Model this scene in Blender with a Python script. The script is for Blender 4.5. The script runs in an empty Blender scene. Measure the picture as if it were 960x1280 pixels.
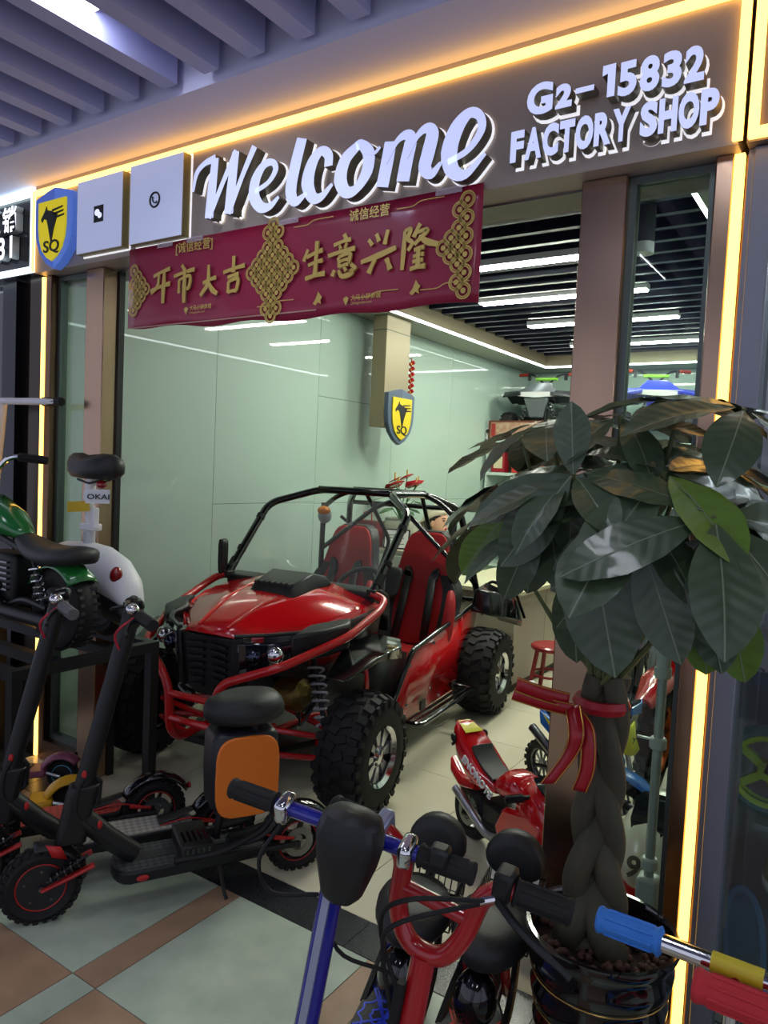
import bpy, bmesh, math, random
from mathutils import Vector as V, Matrix, Euler
R = math.radians; PI = math.pi
random.seed(7)
SC = bpy.context.scene
COL = SC.collection
# ---------------------------------------------------------------- camera
def make_camera():
    yaw, pitch, roll, F = R(33.563), R(3.474), R(2.684), 926.3
    f = V((-math.sin(yaw)*math.cos(pitch), math.cos(yaw)*math.cos(pitch), -math.sin(pitch)))
    r = V((math.cos(yaw), math.sin(yaw), 0)); u = r.cross(f)
    r, u = r*math.cos(roll)+u*math.sin(roll), -r*math.sin(roll)+u*math.cos(roll)
    cd = bpy.data.cameras.new('camera'); co = bpy.data.objects.new('camera', cd); COL.objects.link(co)
    cd.sensor_fit = 'VERTICAL'; cd.sensor_height = 36; cd.lens = F*36/1280; cd.clip_start = .02
    m = Matrix((r, u, -f)).transposed().to_4x4(); m.translation = (0, 0, 1.5)
    co.matrix_world = m
    SC.camera = co
make_camera()
SC.view_settings.view_transform = 'Standard'; SC.view_settings.look = 'None'
SC.view_settings.exposure = 1.1; SC.view_settings.gamma = 1; SC.view_settings.use_curve_mapping = False
# dim cool light of the mall hall behind the photographer
W = bpy.data.worlds.new('hall'); SC.world = W; W.use_nodes = True
W.node_tree.nodes['Background'].inputs[0].default_value = (.50, .52, .66, 1)
W.node_tree.nodes['Background'].inputs[1].default_value = .55
SHOP_LIGHT, COVE_LIGHT, HALL_LIGHT = 44., 4., 14.
# ---------------------------------------------------------------- materials
def lin(h):
    h = h.lstrip('#'); o = []
    for i in (0, 2, 4):
        c = int(h[i:i+2], 16)/255
        o.append(c/12.92 if c <= .04045 else ((c+.055)/1.055)**2.4)
    return (*o, 1)
MATS = {}
def M(name, col='#808080', rough=.5, metal=0, coat=0, emit=0, trans=0, noise=None, bump=None, alpha=1, ior=1.45, stretch=None, ecol=None, spec=.5):
    if name in MATS: return MATS[name]
    m = bpy.data.materials.new(name); m.use_nodes = True; nt = m.node_tree; b = nt.nodes['Principled BSDF']
    i = b.inputs; i['Base Color'].default_value = lin(col); i['Roughness'].default_value = rough; i['Metallic'].default_value = metal
    i['IOR'].default_value = ior; i['Specular IOR Level'].default_value = spec
    if coat: i['Coat Weight'].default_value = coat; i['Coat Roughness'].default_value = .06
    if emit: i['Emission Color'].default_value = lin(ecol or col); i['Emission Strength'].default_value = emit
    if trans: i['Transmission Weight'].default_value = trans
    if alpha < 1: i['Alpha'].default_value = alpha
    if noise or bump:
        tc = nt.nodes.new('ShaderNodeTexCoord'); mp = nt.nodes.new('ShaderNodeMapping')
        nt.links.new(tc.outputs['Object'], mp.inputs[0])
        if stretch: mp.inputs['Scale'].default_value = stretch
    if noise:
        sc, c2, fac = noise
        n = nt.nodes.new('ShaderNodeTexNoise'); n.inputs['Scale'].default_value = sc; n.inputs['Detail'].default_value = 6
        cr = nt.nodes.new('ShaderNodeValToRGB'); cr.color_ramp.elements[0].position = .5-fac; cr.color_ramp.elements[1].position = .5+fac
        cr.color_ramp.elements[0].color = lin(col); cr.color_ramp.elements[1].color = lin(c2)
        nt.links.new(mp.outputs[0], n.inputs[0]); nt.links.new(n.outputs['Fac'], cr.inputs[0]); nt.links.new(cr.outputs[0], i['Base Color'])
    if bump:
        sc, st = bump
        n = nt.nodes.new('ShaderNodeTexNoise'); n.inputs['Scale'].default_value = sc; n.inputs['Detail'].default_value = 4
        bp = nt.nodes.new('ShaderNodeBump'); bp.inputs['Strength'].default_value = st; bp.inputs['Distance'].default_value = .01
        nt.links.new(mp.outputs[0], n.inputs[0]); nt.links.new(n.outputs['Fac'], bp.inputs['Height']); nt.links.new(bp.outputs[0], i['Normal'])
    MATS[name] = m
    return m
def glass_mat(name, tint='#eef6f2'):
    m = bpy.data.materials.new(name); m.use_nodes = True; nt = m.node_tree; nt.nodes.remove(nt.nodes['Principled BSDF']); o = nt.nodes['Material Output']
    tr = nt.nodes.new('ShaderNodeBsdfTransparent'); tr.inputs[0].default_value = lin(tint); gl = nt.nodes.new('ShaderNodeBsdfGlossy'); gl.inputs['Roughness'].default_value = .01; fr = nt.nodes.new('ShaderNodeFresnel'); fr.inputs[0].default_value = 1.45; mx = nt.nodes.new('ShaderNodeMixShader')
    mn = nt.nodes.new('ShaderNodeMath'); mn.operation = 'MINIMUM'; mn.inputs[1].default_value = .10; nt.links.new(fr.outputs[0], mn.inputs[0]); nt.links.new(mn.outputs[0], mx.inputs[0]); nt.links.new(tr.outputs[0], mx.inputs[1]); nt.links.new(gl.outputs[0], mx.inputs[2]); nt.links.new(mx.outputs[0], o.inputs[0]); MATS[name] = m; return m
def plain(name, col, rough=.4, **k): return M(name, col, rough, **k)
BLK = M('black_plastic', '#17181a', .42, bump=(120, .05)); BLKG = M('black_gloss', '#0c0d0f', .12, coat=.6)
BLKM = M('black_matte_metal', '#131416', .45, metal=.1); RUB = M('rubber', '#121213', .72, bump=(60, .15))
LEATH = M('black_leather', '#1c1d1f', .5, bump=(260, .12)); CHROME = M('chrome', '#d9dadc', .12, metal=1); ALU = M('aluminium', '#a9abad', .35, metal=1)
RED = M('red_gloss_paint', '#c40d16', .16, coat=.8); REDT = M('red_tube_paint', '#b8161a', .25, coat=.4); DKG = M('dark_grey_plastic', '#2b2d2f', .45)
WHT = M('white_plastic', '#e4e4e6', .35); REDL = M('red_vinyl', '#a81a1f', .5, bump=(200, .08))
LENS = M('red_lens', '#8c0f18', .15, coat=1); ORG = M('orange_plastic', '#d6701c', .5, bump=(150, .04)); STEEL = M('steel', '#77797b', .3, metal=1)
# ---------------------------------------------------------------- geometry
def fillet(pts, rad, n=5):
    pts = [V(p) for p in pts]; out = [pts[0]]
    for k in range(1, len(pts)-1):
        p, a, b = pts[k], pts[k-1], pts[k+1]
        d1, d2 = a-p, b-p
        t = min(rad, d1.length*.48, d2.length*.48)
        q1, q2 = p+d1.normalized()*t, p+d2.normalized()*t
        for j in range(n+1):
            s = j/n; out.append(q1*(1-s)**2+p*2*s*(1-s)+q2*s*s)
    out.append(pts[-1]); return out
def catmull(pts, n=6, closed=False):
    P = [V(p) for p in pts]; out = []; L = len(P)
    rng = range(L) if closed else range(L-1)
    for i in rng:
        a = P[(i-1) % L] if (closed or i > 0) else P[0]*2-P[1]
        b, c = P[i], P[(i+1) % L]
        d = P[(i+2) % L] if (closed or i+2 < L) else P[-1]*2-P[-2]
        for j in range(n):
            t = j/n
            out.append(.5*((2*b)+(c-a)*t+(2*a-5*b+4*c-d)*t*t+(3*b-a-3*c+d)*t**3))
    if not closed: out.append(P[-1])
    return out
def frame_of(d):
    d = d.normalized(); a = V((0, 0, 1)) if abs(d.z) < .9 else V((1, 0, 0))
    x = d.cross(a).normalized(); return x, x.cross(d).normalized()
class MB:
    def __init__(s): s.v = []; s.f = []; s.m = []; s.cur = 0
    def add(s, vs, fs):
        b = len(s.v); s.v += [tuple(v) for v in vs]; s.f += [tuple(b+i for i in q) for q in fs]; s.m += [s.cur]*len(fs); return s
    def box(s, c, sz, rot=None):
        c = V(c); h = V(sz)*.5; q = []
        mt = Euler(rot).to_matrix() if rot is not None else Matrix.Identity(3)
        for x in (-1, 1):
            for y in (-1, 1):
                for z in (-1, 1): q.append(c+mt @ V((x*h.x, y*h.y, z*h.z)))
        return s.add(q, [(0, 1, 3, 2), (4, 6, 7, 5), (0, 4, 5, 1), (2, 3, 7, 6), (0, 2, 6, 4), (1, 5, 7, 3)])
    def bb(s, x0, x1, y0, y1, z0, z1): return s.box(((x0+x1)/2, (y0+y1)/2, (z0+z1)/2), (x1-x0, y1-y0, z1-z0))
    def loft(s, rings, cap=True, closed=True):
        n = len(rings[0]); vs = [p for r in rings for p in r]; fs = []
        for i in range(len(rings)-1):
            for j in range(n if closed else n-1):
                k = (j+1) % n; fs.append((i*n+j, i*n+k, (i+1)*n+k, (i+1)*n+j))
        if cap and closed: fs.append(tuple(range(n))[::-1]); fs.append(tuple((len(rings)-1)*n+j for j in range(n)))
        return s.add(vs, fs)
    def tube(s, pts, r, n=8, cap=True, flat=1., up=None):
        pts = [V(p) for p in pts]; L = len(pts); rings = []; px = None
        for i, p in enumerate(pts):
            d = (pts[min(i+1, L-1)]-pts[max(i-1, 0)])
            if d.length < 1e-9: d = V((0, 0, 1))
            d.normalize()
            if px is None:
                if up is not None: x = d.cross(V(up)).normalized(); 
                else: x, _ = frame_of(d)
            else: x = (px-d*px.dot(d)).normalized()
            px = x; y = d.cross(x); rr = r[i] if isinstance(r, (list, tuple)) else r
            rings.append([p+x*math.cos(2*PI*k/n)*rr+y*math.sin(2*PI*k/n)*rr*flat for k in range(n)])
        return s.loft(rings, cap)
    def ring(s, c, axis, rad, r, n=24, m=6):
        axis = V(axis).normalized(); x, y = frame_of(axis); c = V(c); rings = []
        for i in range(n):
            a = 2*PI*i/n; d = x*math.cos(a)+y*math.sin(a)
            rings.append([c+d*(rad+r*math.cos(2*PI*k/m))+axis*r*math.sin(2*PI*k/m) for k in range(m)])
        return s.loft(rings+[rings[0]], False)
    def cyl(s, a, b, r, r2=None, n=16): return s.tube([a, b], [r, r if r2 is None else r2], n)
    def lathe(s, prof, c=(0, 0, 0), axis=(0, 0, 1), n=24, cap=True):
        axis = V(axis).normalized(); x, y = frame_of(axis); c = V(c)
        return s.loft([[c+axis*h+(x*math.cos(2*PI*k/n)+y*math.sin(2*PI*k/n))*max(r, 1e-4) for k in range(n)] for r, h in prof], cap)
    def ell(s, c, rad, rot=None, n=16, m=10):
        c = V(c); mt = Euler(rot).to_matrix() if rot is not None else Matrix.Identity(3); rings = []
        for i in range(m+1):
            t = -PI/2+PI*i/m; cr = max(math.cos(t), 1e-3)
            rings.append([c+mt @ V((rad[0]*cr*math.cos(2*PI*k/n), rad[1]*cr*math.sin(2*PI*k/n), rad[2]*math.sin(t))) for k in range(n)])
        return s.loft(rings)
    def ext(s, poly, vec):
        vec = V(vec); a = [V(p) for p in poly]; n = len(a)
        return s.add(a+[p+vec for p in a], [tuple(range(n))[::-1], tuple(range(n, 2*n))]+[(i, (i+1) % n, n+(i+1) % n, n+i) for i in range(n)])
    def grid(s, rows):
        n = len(rows[0]); vs = [p for r in rows for p in r]
        return s.add(vs, [(i*n+j, i*n+j+1, (i+1)*n+j+1, (i+1)*n+j) for i in range(len(rows)-1) for j in range(n-1)])
    def build(s, name, mat, parent=None, sm=38, bev=0, sub=0, sol=0, bseg=2):
        me = bpy.data.meshes.new(name); me.from_pydata(s.v, [], s.f); me.update()
        bm = bmesh.new(); bm.from_mesh(me); bmesh.ops.recalc_face_normals(bm, faces=bm.faces); bm.to_mesh(me); bm.free()
        mats = mat if isinstance(mat, (list, tuple)) else [mat]
        for q in mats: me.materials.append(q)
        if len(mats) > 1:
            for p, i in zip(me.polygons, s.m): p.material_index = i
        if sm: me.shade_smooth(); me.set_sharp_from_angle(angle=R(sm if not sub else 180))
        o = bpy.data.objects.new(name, me); COL.objects.link(o); o.parent = parent
        if sol: q = o.modifiers.new('thick', 'SOLIDIFY'); q.thickness = sol; q.offset = 0
        if bev: q = o.modifiers.new('bevel', 'BEVEL'); q.width = bev; q.segments = bseg; q.limit_method = 'ANGLE'; q.angle_limit = R(40)
        if sub: q = o.modifiers.new('sub', 'SUBSURF'); q.levels = sub; q.render_levels = sub
        return o
def tag(o, label=None, cat=None, group=None, kind=None):
    for k, x in (('label', label), ('category', cat), ('group', group), ('kind', kind)):
        if x: o[k] = x
    return o
def root(name, label, cat, loc=(0, 0, 0), rz=0, group=None, rot=None, kind=None):
    o = bpy.data.objects.new(name, None); COL.objects.link(o); o.location = loc; o.empty_display_size = .1
    o.rotation_euler = rot if rot else (0, 0, rz); return tag(o, label, cat, group, kind)
def struct(o): o['kind'] = 'structure'; return o
def sroot(name, loc=(0, 0, 0)): return root(name, None, None, loc, kind='structure')
def copy_tree(o, parent=None):
    c = o.copy(); COL.objects.link(c); c.parent = parent
    for ch in list(o.children): copy_tree(ch, c)
    return c
def inst(o, name, loc, rot=(0, 0, 0), parent=None, scale=None):
    c = o.copy(); c.name = name; COL.objects.link(c); c.parent = parent; c.location = loc; c.rotation_euler = rot
    if scale: c.scale = scale
    return c
def box(name, mat, parent, x0, x1, y0, y1, z0, z1, bev=0): return MB().bb(x0, x1, y0, y1, z0, z1).build(name, mat, parent, bev=bev)
def text_mesh(txt, size, ext=.0, offset=0., shear=0., space=1., align='LEFT', bev=0):
    cu = bpy.data.curves.new('t', 'FONT'); cu.body = txt; cu.size = size; cu.extrude = ext; cu.offset = offset; cu.shear = shear
    cu.space_character = space; cu.align_x = align; cu.fill_mode = 'BOTH' if ext else 'FRONT'; cu.resolution_u = 4
    o = bpy.data.objects.new('t', cu); COL.objects.link(o)
    dg = bpy.context.evaluated_depsgraph_get(); me = bpy.data.meshes.new_from_object(o.evaluated_get(dg))
    bpy.data.objects.remove(o); bpy.data.curves.remove(cu); return me
def text(name, txt, size, mat, parent, loc, rot=(PI/2, 0, 0), sx=1., **k):
    """flat or raised lettering; two materials = (face, sides)"""
    me = text_mesh(txt, size, **k); me.name = name
    mats = mat if isinstance(mat, (list, tuple)) else [mat]
    me.materials.clear()
    for q in mats: me.materials.append(q)
    if len(mats) > 1:
        for p in me.polygons: p.material_index = 0 if p.normal.z > .9 else 1
    o = bpy.data.objects.new(name, me); COL.objects.link(o); o.parent = parent; o.location = loc; o.rotation_euler = rot; o.scale = (sx, 1, 1)
    return o
def ribbon(mb, pts, w, z0, z1, n=5):
    """a brush stroke in the xy plane with a varying width, from height z0 to z1"""
    P = [V((p[0], p[1], 0)) for p in pts]
    Q = catmull(P, n) if len(P) > 2 else [P[0]+(P[1]-P[0])*i/n for i in range(n+1)]
    ws = w if isinstance(w, (list, tuple)) else [w]*len(P); L = len(Q); A, B = [], []
    for i, q in enumerate(Q):
        t = i/(L-1)*(len(ws)-1); k = min(int(t), len(ws)-2); ww = ws[k]+(ws[k+1]-ws[k])*(t-k)
        d = (Q[min(i+1, L-1)]-Q[max(i-1, 0)]).normalized(); nn = V((-d.y, d.x, 0))*ww*.5
        A.append(q+nn); B.append(q-nn)
    for i in range(L-1):
        a, b, c, d = A[i], A[i+1], B[i+1], B[i]
        up = [V((p.x, p.y, z1)) for p in (a, b, c, d)]; lo = [V((p.x, p.y, z0)) for p in (a, b, c, d)]
        fs = [(0, 3, 2, 1), (4, 5, 1, 0)[::-1], (7, 3, 2, 6)[::-1]]
        fs = [(3, 2, 1, 0), (0, 1, 5, 4), (2, 3, 7, 6)]
        if i == 0: fs.append((3, 0, 4, 7))
        if i == L-2: fs.append((1, 2, 6, 5))
        mb.add(up+lo, fs)
# ---------------------------------------------------------------- setting
GRN = M('green_vinyl_tile', '#a3b09f', .3, noise=(9, '#bac5b2', .22), bump=(40, .03)); TAN = M('tan_vinyl_tile', '#9a7c63', .32, noise=(9, '#b09075', .22), bump=(40, .03))
GRAN = M('black_granite', '#1c1e20', .25, noise=(300, '#3a3d40', .2)); BEI = M('beige_stone_tile', '#d0c9b0', .16, noise=(3, '#d8d2ba', .3))
GROUT = M('dark_grout', '#23221f', .8)
floor = struct(MB().bb(-6, 2.5, -2.5, 8.1, -.08, -.011).build('floor', GROUT))
def tile(name, mat, x0, x1, y0, y1, g=.0015, z=0): return box(name, mat, floor, x0+g, x1-g, y0+g, y1-g, -.0105, z)
for r in range(5):
    y1 = 1.82-.57*r; y0 = y1-.57
    for k in range(-3, 4):
        xs = -1.833+.645*k
        tile('tile_strip', (TAN, GRN)[r % 2], xs, xs+.106, y0, y1); tile('floor_tile', (GRN, TAN)[r % 2], xs+.106, xs+.645, y0, y1)
for k in range(-4, 4): tile('granite_strip', GRAN, -1.286+.6*k, -.686+.6*k, 1.82, 1.978, z=.001)
for i in range(6):
    for j in range(10):
        x0 = -3.85+.6*i; y0 = 1.978 if j == 0 else 2.555+.6*(j-1)
        tile('shop_tile', BEI, max(x0, -3.37), min(x0+.6, -.35), y0, min(2.555+.6*j, 7.92))
MINT = M('mint_lacquered_glass', '#a7bdb2', .5, coat=1.); GREYW = M('grey_wall', '#8f918f', .6); TAUPE = M('taupe_metal', '#a0948b', .42, metal=.12, bump=(3, .02))
MATS['mint_lacquered_glass'].node_tree.nodes['Principled BSDF'].inputs['Coat Roughness'].default_value = .015
BRONZE = M('bronze_steel', '#a58a76', .24, metal=1, noise=(2, '#b3967c', .3), bump=(4, .03), stretch=(6, 6, .6)); BRONZED = M('bronze_frame', '#6d5543', .28, metal=1)
SEAM = M('wall_seam', '#3f4a46', .8); BEIGE = M('champagne_panel', '#8b8066', .4, metal=.25); SOFF = M('soffit_paint', '#a4a89d', .6)
NAVY = M('ceiling_black', '#10131c', .7); SLAT = M('ceiling_slat', '#161a2c', .4); GLASS = glass_mat('window_glass')
LEDW = M('white_led', '#f4fbff', .5, emit=COVE_LIGHT, ecol='#f2fbff'); LEDY = M('warm_led', '#ffd27a', .5, emit=2.2, ecol='#ffbf55'); TUBE = M('linear_lamp', '#ffffff', .5, emit=SHOP_LIGHT, ecol='#f6fbe8')
LEDN = M('neighbour_led', '#eefcff', .5, emit=1.4, ecol='#dff6ff')
# left shop wall: glass panels with joints
wl = struct(MB().bb(-3.46, -3.378, 2.165, 8.0, 0, 2.75).build('wall_left', SEAM))
ys = [2.115, 3.184, 4.16, 5.14, 6.12, 7.10, 7.92]
for i in range(6):
    zs = [0, 2.63] if i == 0 else ([0, 1.225, 2.63] if i != 2 else [0, 1.215, 1.985, 2.63])
    for a, b in zip(zs, zs[1:]): box('wall_panel', MINT, wl, -3.378, -3.37, ys[i]+.0015, ys[i+1]-.0015, a+.0015, b-.0015)
wb = struct(MB().bb(-3.46, -.26, 7.928, 8.0, 0, 2.75).build('wall_back', SEAM))
for i in range(3):
    for a, b in ((0, 1.225), (1.225, 2.63)): box('wall_panel', MINT, wb, -3.37+1.007*i+.002, -3.37+1.007*(i+1)-.002, 7.92, 7.928, a+.0015, b-.0015)
struct(MB().bb(-.35, -.30, 2.3, 8.0, 0, 2.75).build('wall_right', M('right_wall_paint', '#a8b4ae', .4)))
# shop ceiling: dark void, slats, soffit ring with LED edge
ceil = struct(MB().bb(-3.46, -.26, 2.2, 8.0, 2.95, 3.0).build('ceiling', NAVY))
s0 = None
for k in range(25):
    y = 2.68+.2*k
    if s0 is None: s0 = box('ceiling_slat', SLAT, ceil, -1.17, 1.17, -.02, .02, 0, .09); s0.location = (-1.86, y, 2.75)
    else: inst(s0, 'ceiling_slat', (-1.86, y, 2.75), parent=ceil)
sof = struct(MB().bb(-3.37, -3.03, 2.25, 7.92, 2.63, 2.95).bb(-.69, -.35, 2.25, 7.92, 2.63, 2.95).bb(-3.03, -.69, 7.55, 7.92, 2.63, 2.95).bb(-3.03, -.69, 2.25, 2.6, 2.63, 2.95).build('ceiling_soffit', SOFF))
for n, a in enumerate(((-3.03, -3.024, 2.6, 7.55), (-.696, -.69, 2.6, 7.55), (-3.03, -.69, 7.544, 7.55), (-3.03, -.69, 2.6, 2.606))):
    box('soffit_band', BEIGE, sof, a[0], a[1], a[2], a[3], 2.645, 2.85); 
for n, (a, lab) in enumerate((((-3.046, -3.024, 2.6, 7.55), 'white LED line along the ceiling edge above the mint glass wall'), ((-.696, -.674, 2.6, 7.55), 'white LED line in the ceiling seen through the right window'), ((-3.024, -.696, 7.544, 7.566), 'white LED line across the far end of the shop ceiling'))):
    tag(box('led_strip', LEDW, None, *a, 2.630, 2.6445), lab, 'light strip', 'white cove strips')
lab = ['linear ceiling lamp nearest the shop entrance, just right of the red banner', 'second linear ceiling lamp from the entrance', 'third linear ceiling lamp from the entrance', 'farthest linear ceiling lamp over the back of the shop']
for y, l in zip((4.10, 4.97, 5.87, 6.90), lab):
    t = root('linear_lamp', l, 'ceiling lamp', (-1.93, y, 2.72), group='linear lamps in the slatted ceiling')
    box('housing', M('lamp_housing', '#c9ccd0', .4), t, -.6, .6, -.045, .045, .008, .045); box('diffuser', TUBE, t, -.59, .59, -.037, .037, 0, .008)
t = root('ceiling_spotlight', 'black cylinder spotlight hanging behind the right window', 'spotlight', (-1.0, 3.62, 2.56))
MB().cyl((0, 0, .05), (0, 0, .22), .045, n=20).build('canister', M('spot_body', '#3b3d42', .35), t); MB().lathe([(.045, 0), (.045, .05), (.038, .05), (.034, .02)], n=20).build('trim_ring', WHT, t)
MB().cyl((0, 0, .012), (0, 0, .02), .036, n=20).build('lens', M('spot_lens', '#ffffff', .4, emit=6.), t)
# fascia beam and frame
wf = struct(MB().bb(-3.345, -.345, 2.0, 2.25, 2.325, 2.72).build('wall_front', TAUPE))
box('underside_panel', M('underside_metal', '#6f6a68', .4, metal=.5), wf, -3.33, -.36, 2.12, 2.25, 2.319, 2.325)
struct(MB().bb(-3.46, -.26, 2.25, 2.3, 2.33, 3.0).build('wall_front_header', GREYW))
def post(n, x0, x1, y0=2.06, y1=2.162, mat=BRONZE): return struct(MB().bb(x0, x1, y0, y1, 0, 2.324).build(n, mat, bev=.004))
pR = post('pillar_right', -.752, -.624); pL = post('pillar_left', -3.034, -2.906)
box('gasket', BLK, pL, -2.906, -2.895, 2.135, 2.165, 0, 2.324); 
post('pillar_edge_right', -.402, -.358, 2.05, 2.25); post('pillar_edge_left', -3.332, -3.285, 2.05, 2.13, BRONZED)
def window(name, x0, x1):
    w = sroot(name, (0, 0, 0)); fm = M('window_frame', '#59625f', .35, metal=.6)
    for a in ((x0, x0+.018, .1, 2.32), (x1-.018, x1, .1, 2.32)): box('window_frame', fm, w, a[0], a[1], 2.085, 2.125, a[2], a[3])
    for z0, z1 in ((.1, .125), (2.30, 2.32)): box('window_frame', fm, w, x0+.018, x1-.018, 2.085, 2.125, z0, z1)
    box('window_sill', BRONZED, w, x0, x1, 2.05, 2.16, 0, .1); box('pane', GLASS, w, x0+.018, x1-.018, 2.101, 2.109, .125, 2.30)
window('window_1', -.624, -.402); window('window_2', -3.285, -3.034)
# warm LED strips framing the storefront
def led(l, a, mat=LEDY):
    tag(box('led_strip', mat, None, *a), l, 'light strip', 'strips framing the storefront')
led('warm LED strip running along the top of the shop sign board', (-3.345, -.357, 1.984, 1.998, 2.672, 2.694))
led('warm LED strip at the right edge of the shop sign board', (-.356, -.334, 1.984, 1.998, 2.33, 2.71))
led('warm LED strip up the bronze frame right of the plant', (-.357, -.334, 2.043, 2.064, .03, 2.318))
led('warm LED strip up the bronze frame at the left of the shop', (-3.356, -3.336, 2.045, 2.064, .01, 2.318))
led('thin warm LED strip beside the shield emblem', (-3.352, -3.344, 1.986, 1.998, 2.33, 2.694))
# right neighbour
AL = M('grey_aluminium', '#83858f', .4, metal=.5); FASR = M('neighbour_fascia', '#6f6462', .45, metal=.4)
nr = struct(MB().bb(-.326, 1.4, 2.004, 2.25, 2.325, 2.72).build('wall_front_neighbour', FASR))
led('warm LED strip at the left edge of the right neighbour sign', (-.322, -.30, 1.984, 2.003, 2.33, 2.71)); led('warm LED strip under the right neighbour sign', (-.30, 1.3, 1.984, 2.003, 2.33, 2.352))
text('lettering', '1', .12, M('neighbour_letter', '#e4d9ff', .4, emit=1.2), nr, (-.273, 1.99, 2.38), ext=.008, offset=.004)
text('lettering', '1', .12, M('neighbour_letter', '#e4d9ff', .4), nr, (-.268, 1.99, 2.49), ext=.008, offset=.004)
post('pillar_neighbour', -.334, -.312, 2.066, 2.2, BRONZED)
n = sroot('window_3'); box('window_frame', AL, n, -.312, -.262, 2.03, 2.12, 0, 2.324, .004); box('window_frame', AL, n, -.325, -.312, 2.045, 2.10, 0, 2.324)
box('pane', GLASS, n, -.262, 1.2, 2.07, 2.078, .05, 2.32); box('window_sill', AL, n, -.262, 1.2, 2.03, 2.12, 0, .05)
t = root('added_window_lamp', 'added unseen linear lamp brightening the right neighbour window', 'lamp', (.30, 2.40, 2.40)); box('housing', WHT, t, -.4, .4, -.03, .03, .01, .04); box('diffuser', M('added_window_tube', '#ffffff', .5, emit=30., ecol='#eef0ff'), t, -.39, .39, -.025, .025, 0, .01)  # unseen lamp added to brighten the neighbour's window display
nb = struct(MB().bb(-.27, 1.3, 2.62, 2.66, 0, 2.6).bb(-.30, -.27, 2.25, 2.66, 0, 2.6).build('wall_neighbour', M('display_lilac_grey', '#77727c', .6)))
struct(MB().bb(-.30, 1.3, 2.13, 2.66, -.01, .05).build('floor_display', M('display_floor', '#6d6a6e', .6)))
# left neighbour
nl = struct(MB().bb(-5.6, -3.36, 2.02, 2.25, 2.335, 2.72).build('wall_front_left_neighbour', M('sign_black', '#14161c', .25, coat=.3)))
led('white LED frame edge along the top of the left neighbour sign', (-5.5, -3.385, 1.998, 2.02, 2.69, 2.712), LEDN); led('white LED frame edge under the left neighbour sign', (-5.5, -3.385, 1.998, 2.02, 2.338, 2.36), LEDN)
led('white upright LED edge at the right end of the left neighbour sign', (-3.384, -3.362, 1.998, 2.02, 2.338, 2.712), LEDN)
SGN = [M('neighbour_sign_face', '#f4f6ff', .4, emit=.6), M('sign_return', '#8d8f93', .4, metal=.5)]
t = root('sign_lettering', 'white raised characters at the right end of the left neighbour sign', 'sign lettering', (-3.47, 1.999, 2.5))
text('letter', '直', .125, SGN, t, (-.265, 0, .045), ext=.018, offset=.003); text('letter', '销', .125, SGN, t, (-.125, 0, .045), ext=.018, offset=.003)
for i, c in enumerate('831'): text('letter', c, .14, SGN, t, (-.245+.082*i, 0, -.085), ext=.018, offset=.004)
DG = M('dark_storefront', '#1d2127', .12, coat=.5)
struct(MB().bb(-.30, 1.3, 2.25, 2.66, 2.6, 2.64).build('ceiling_neighbour', GREYW))
d = struct(MB().bb(-3.475, -3.356, 2.06, 2.15, 0, 2.33).bb(-3.60, -3.475, 2.10, 2.16, 0, 2.33).build('pillar_dark_bronze', M('smoked_bronze', '#3c322a', .22, metal=.8)))
struct(MB().bb(-3.72, -3.60, 2.06, 2.16, 0, 2.33).build('pillar_dark', M('navy_post', '#14171f', .3, metal=.3)))
struct(MB().bb(-5.6, -3.72, 2.10, 2.12, 0, 2.33).build('wall_left_neighbour', DG))
# hall ceiling: pale soffit, dark void, baffles
LIL = M('soffit_cold_tint', '#cbcae4', .6, bump=(2, .02)); BAF = M('baffle_cold_tint', '#acaed4', .5)  # cold bluish light in the hall is mixed into both colours
struct(MB().bb(-6, 2.5, 1.735, 2.26, 2.72, 2.74).bb(-6, 2.5, 1.735, 1.745, 2.74, 3.06).build('ceiling_hall_soffit', LIL))
ch = struct(MB().bb(-6, 2.5, -2.5, 1.735, 3.06, 3.1).build('ceiling_hall', M('hall_void', '#2b2c3a', .7)))
b0 = None
for k in range(-6, 16):
    x = -1.09-.196*k
    if b0 is None: b0 = MB().bb(-.033, .033, -2.05, 2.05, 0, .17).build('ceiling_baffle', BAF, ch); b0.location = (x, -.345, 2.738)
    else: inst(b0, 'ceiling_baffle', (x, -.345, 2.738), parent=ch)
PAN = M('hall_panel_lamp', '#ffffff', .5, emit=HALL_LIGHT, ecol='#f1f6ff')
hl = [(-2.09+.098, 1.08, 'square hall panel lamp cut by the top edge of the picture'), (-.524+.0, .75, 'hall panel lamp above and right of the photographer'), (-3.268, .35, 'hall panel lamp over the left end of the passage'), (-1.31, -.55, 'hall panel lamp behind the photographer on the left'), (.26, -.35, 'hall panel lamp behind the photographer on the right')]
for x, y, l in hl:
    t = root('hall_panel_lamp', l, 'ceiling lamp', (x, y, 2.80), group='panel lamps between the hall baffles')
    box('frame', WHT, t, -.066, .066, -.31, .31, .006, .03); box('diffuser', PAN, t, -.06, .06, -.30, .30, 0, .006)
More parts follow.
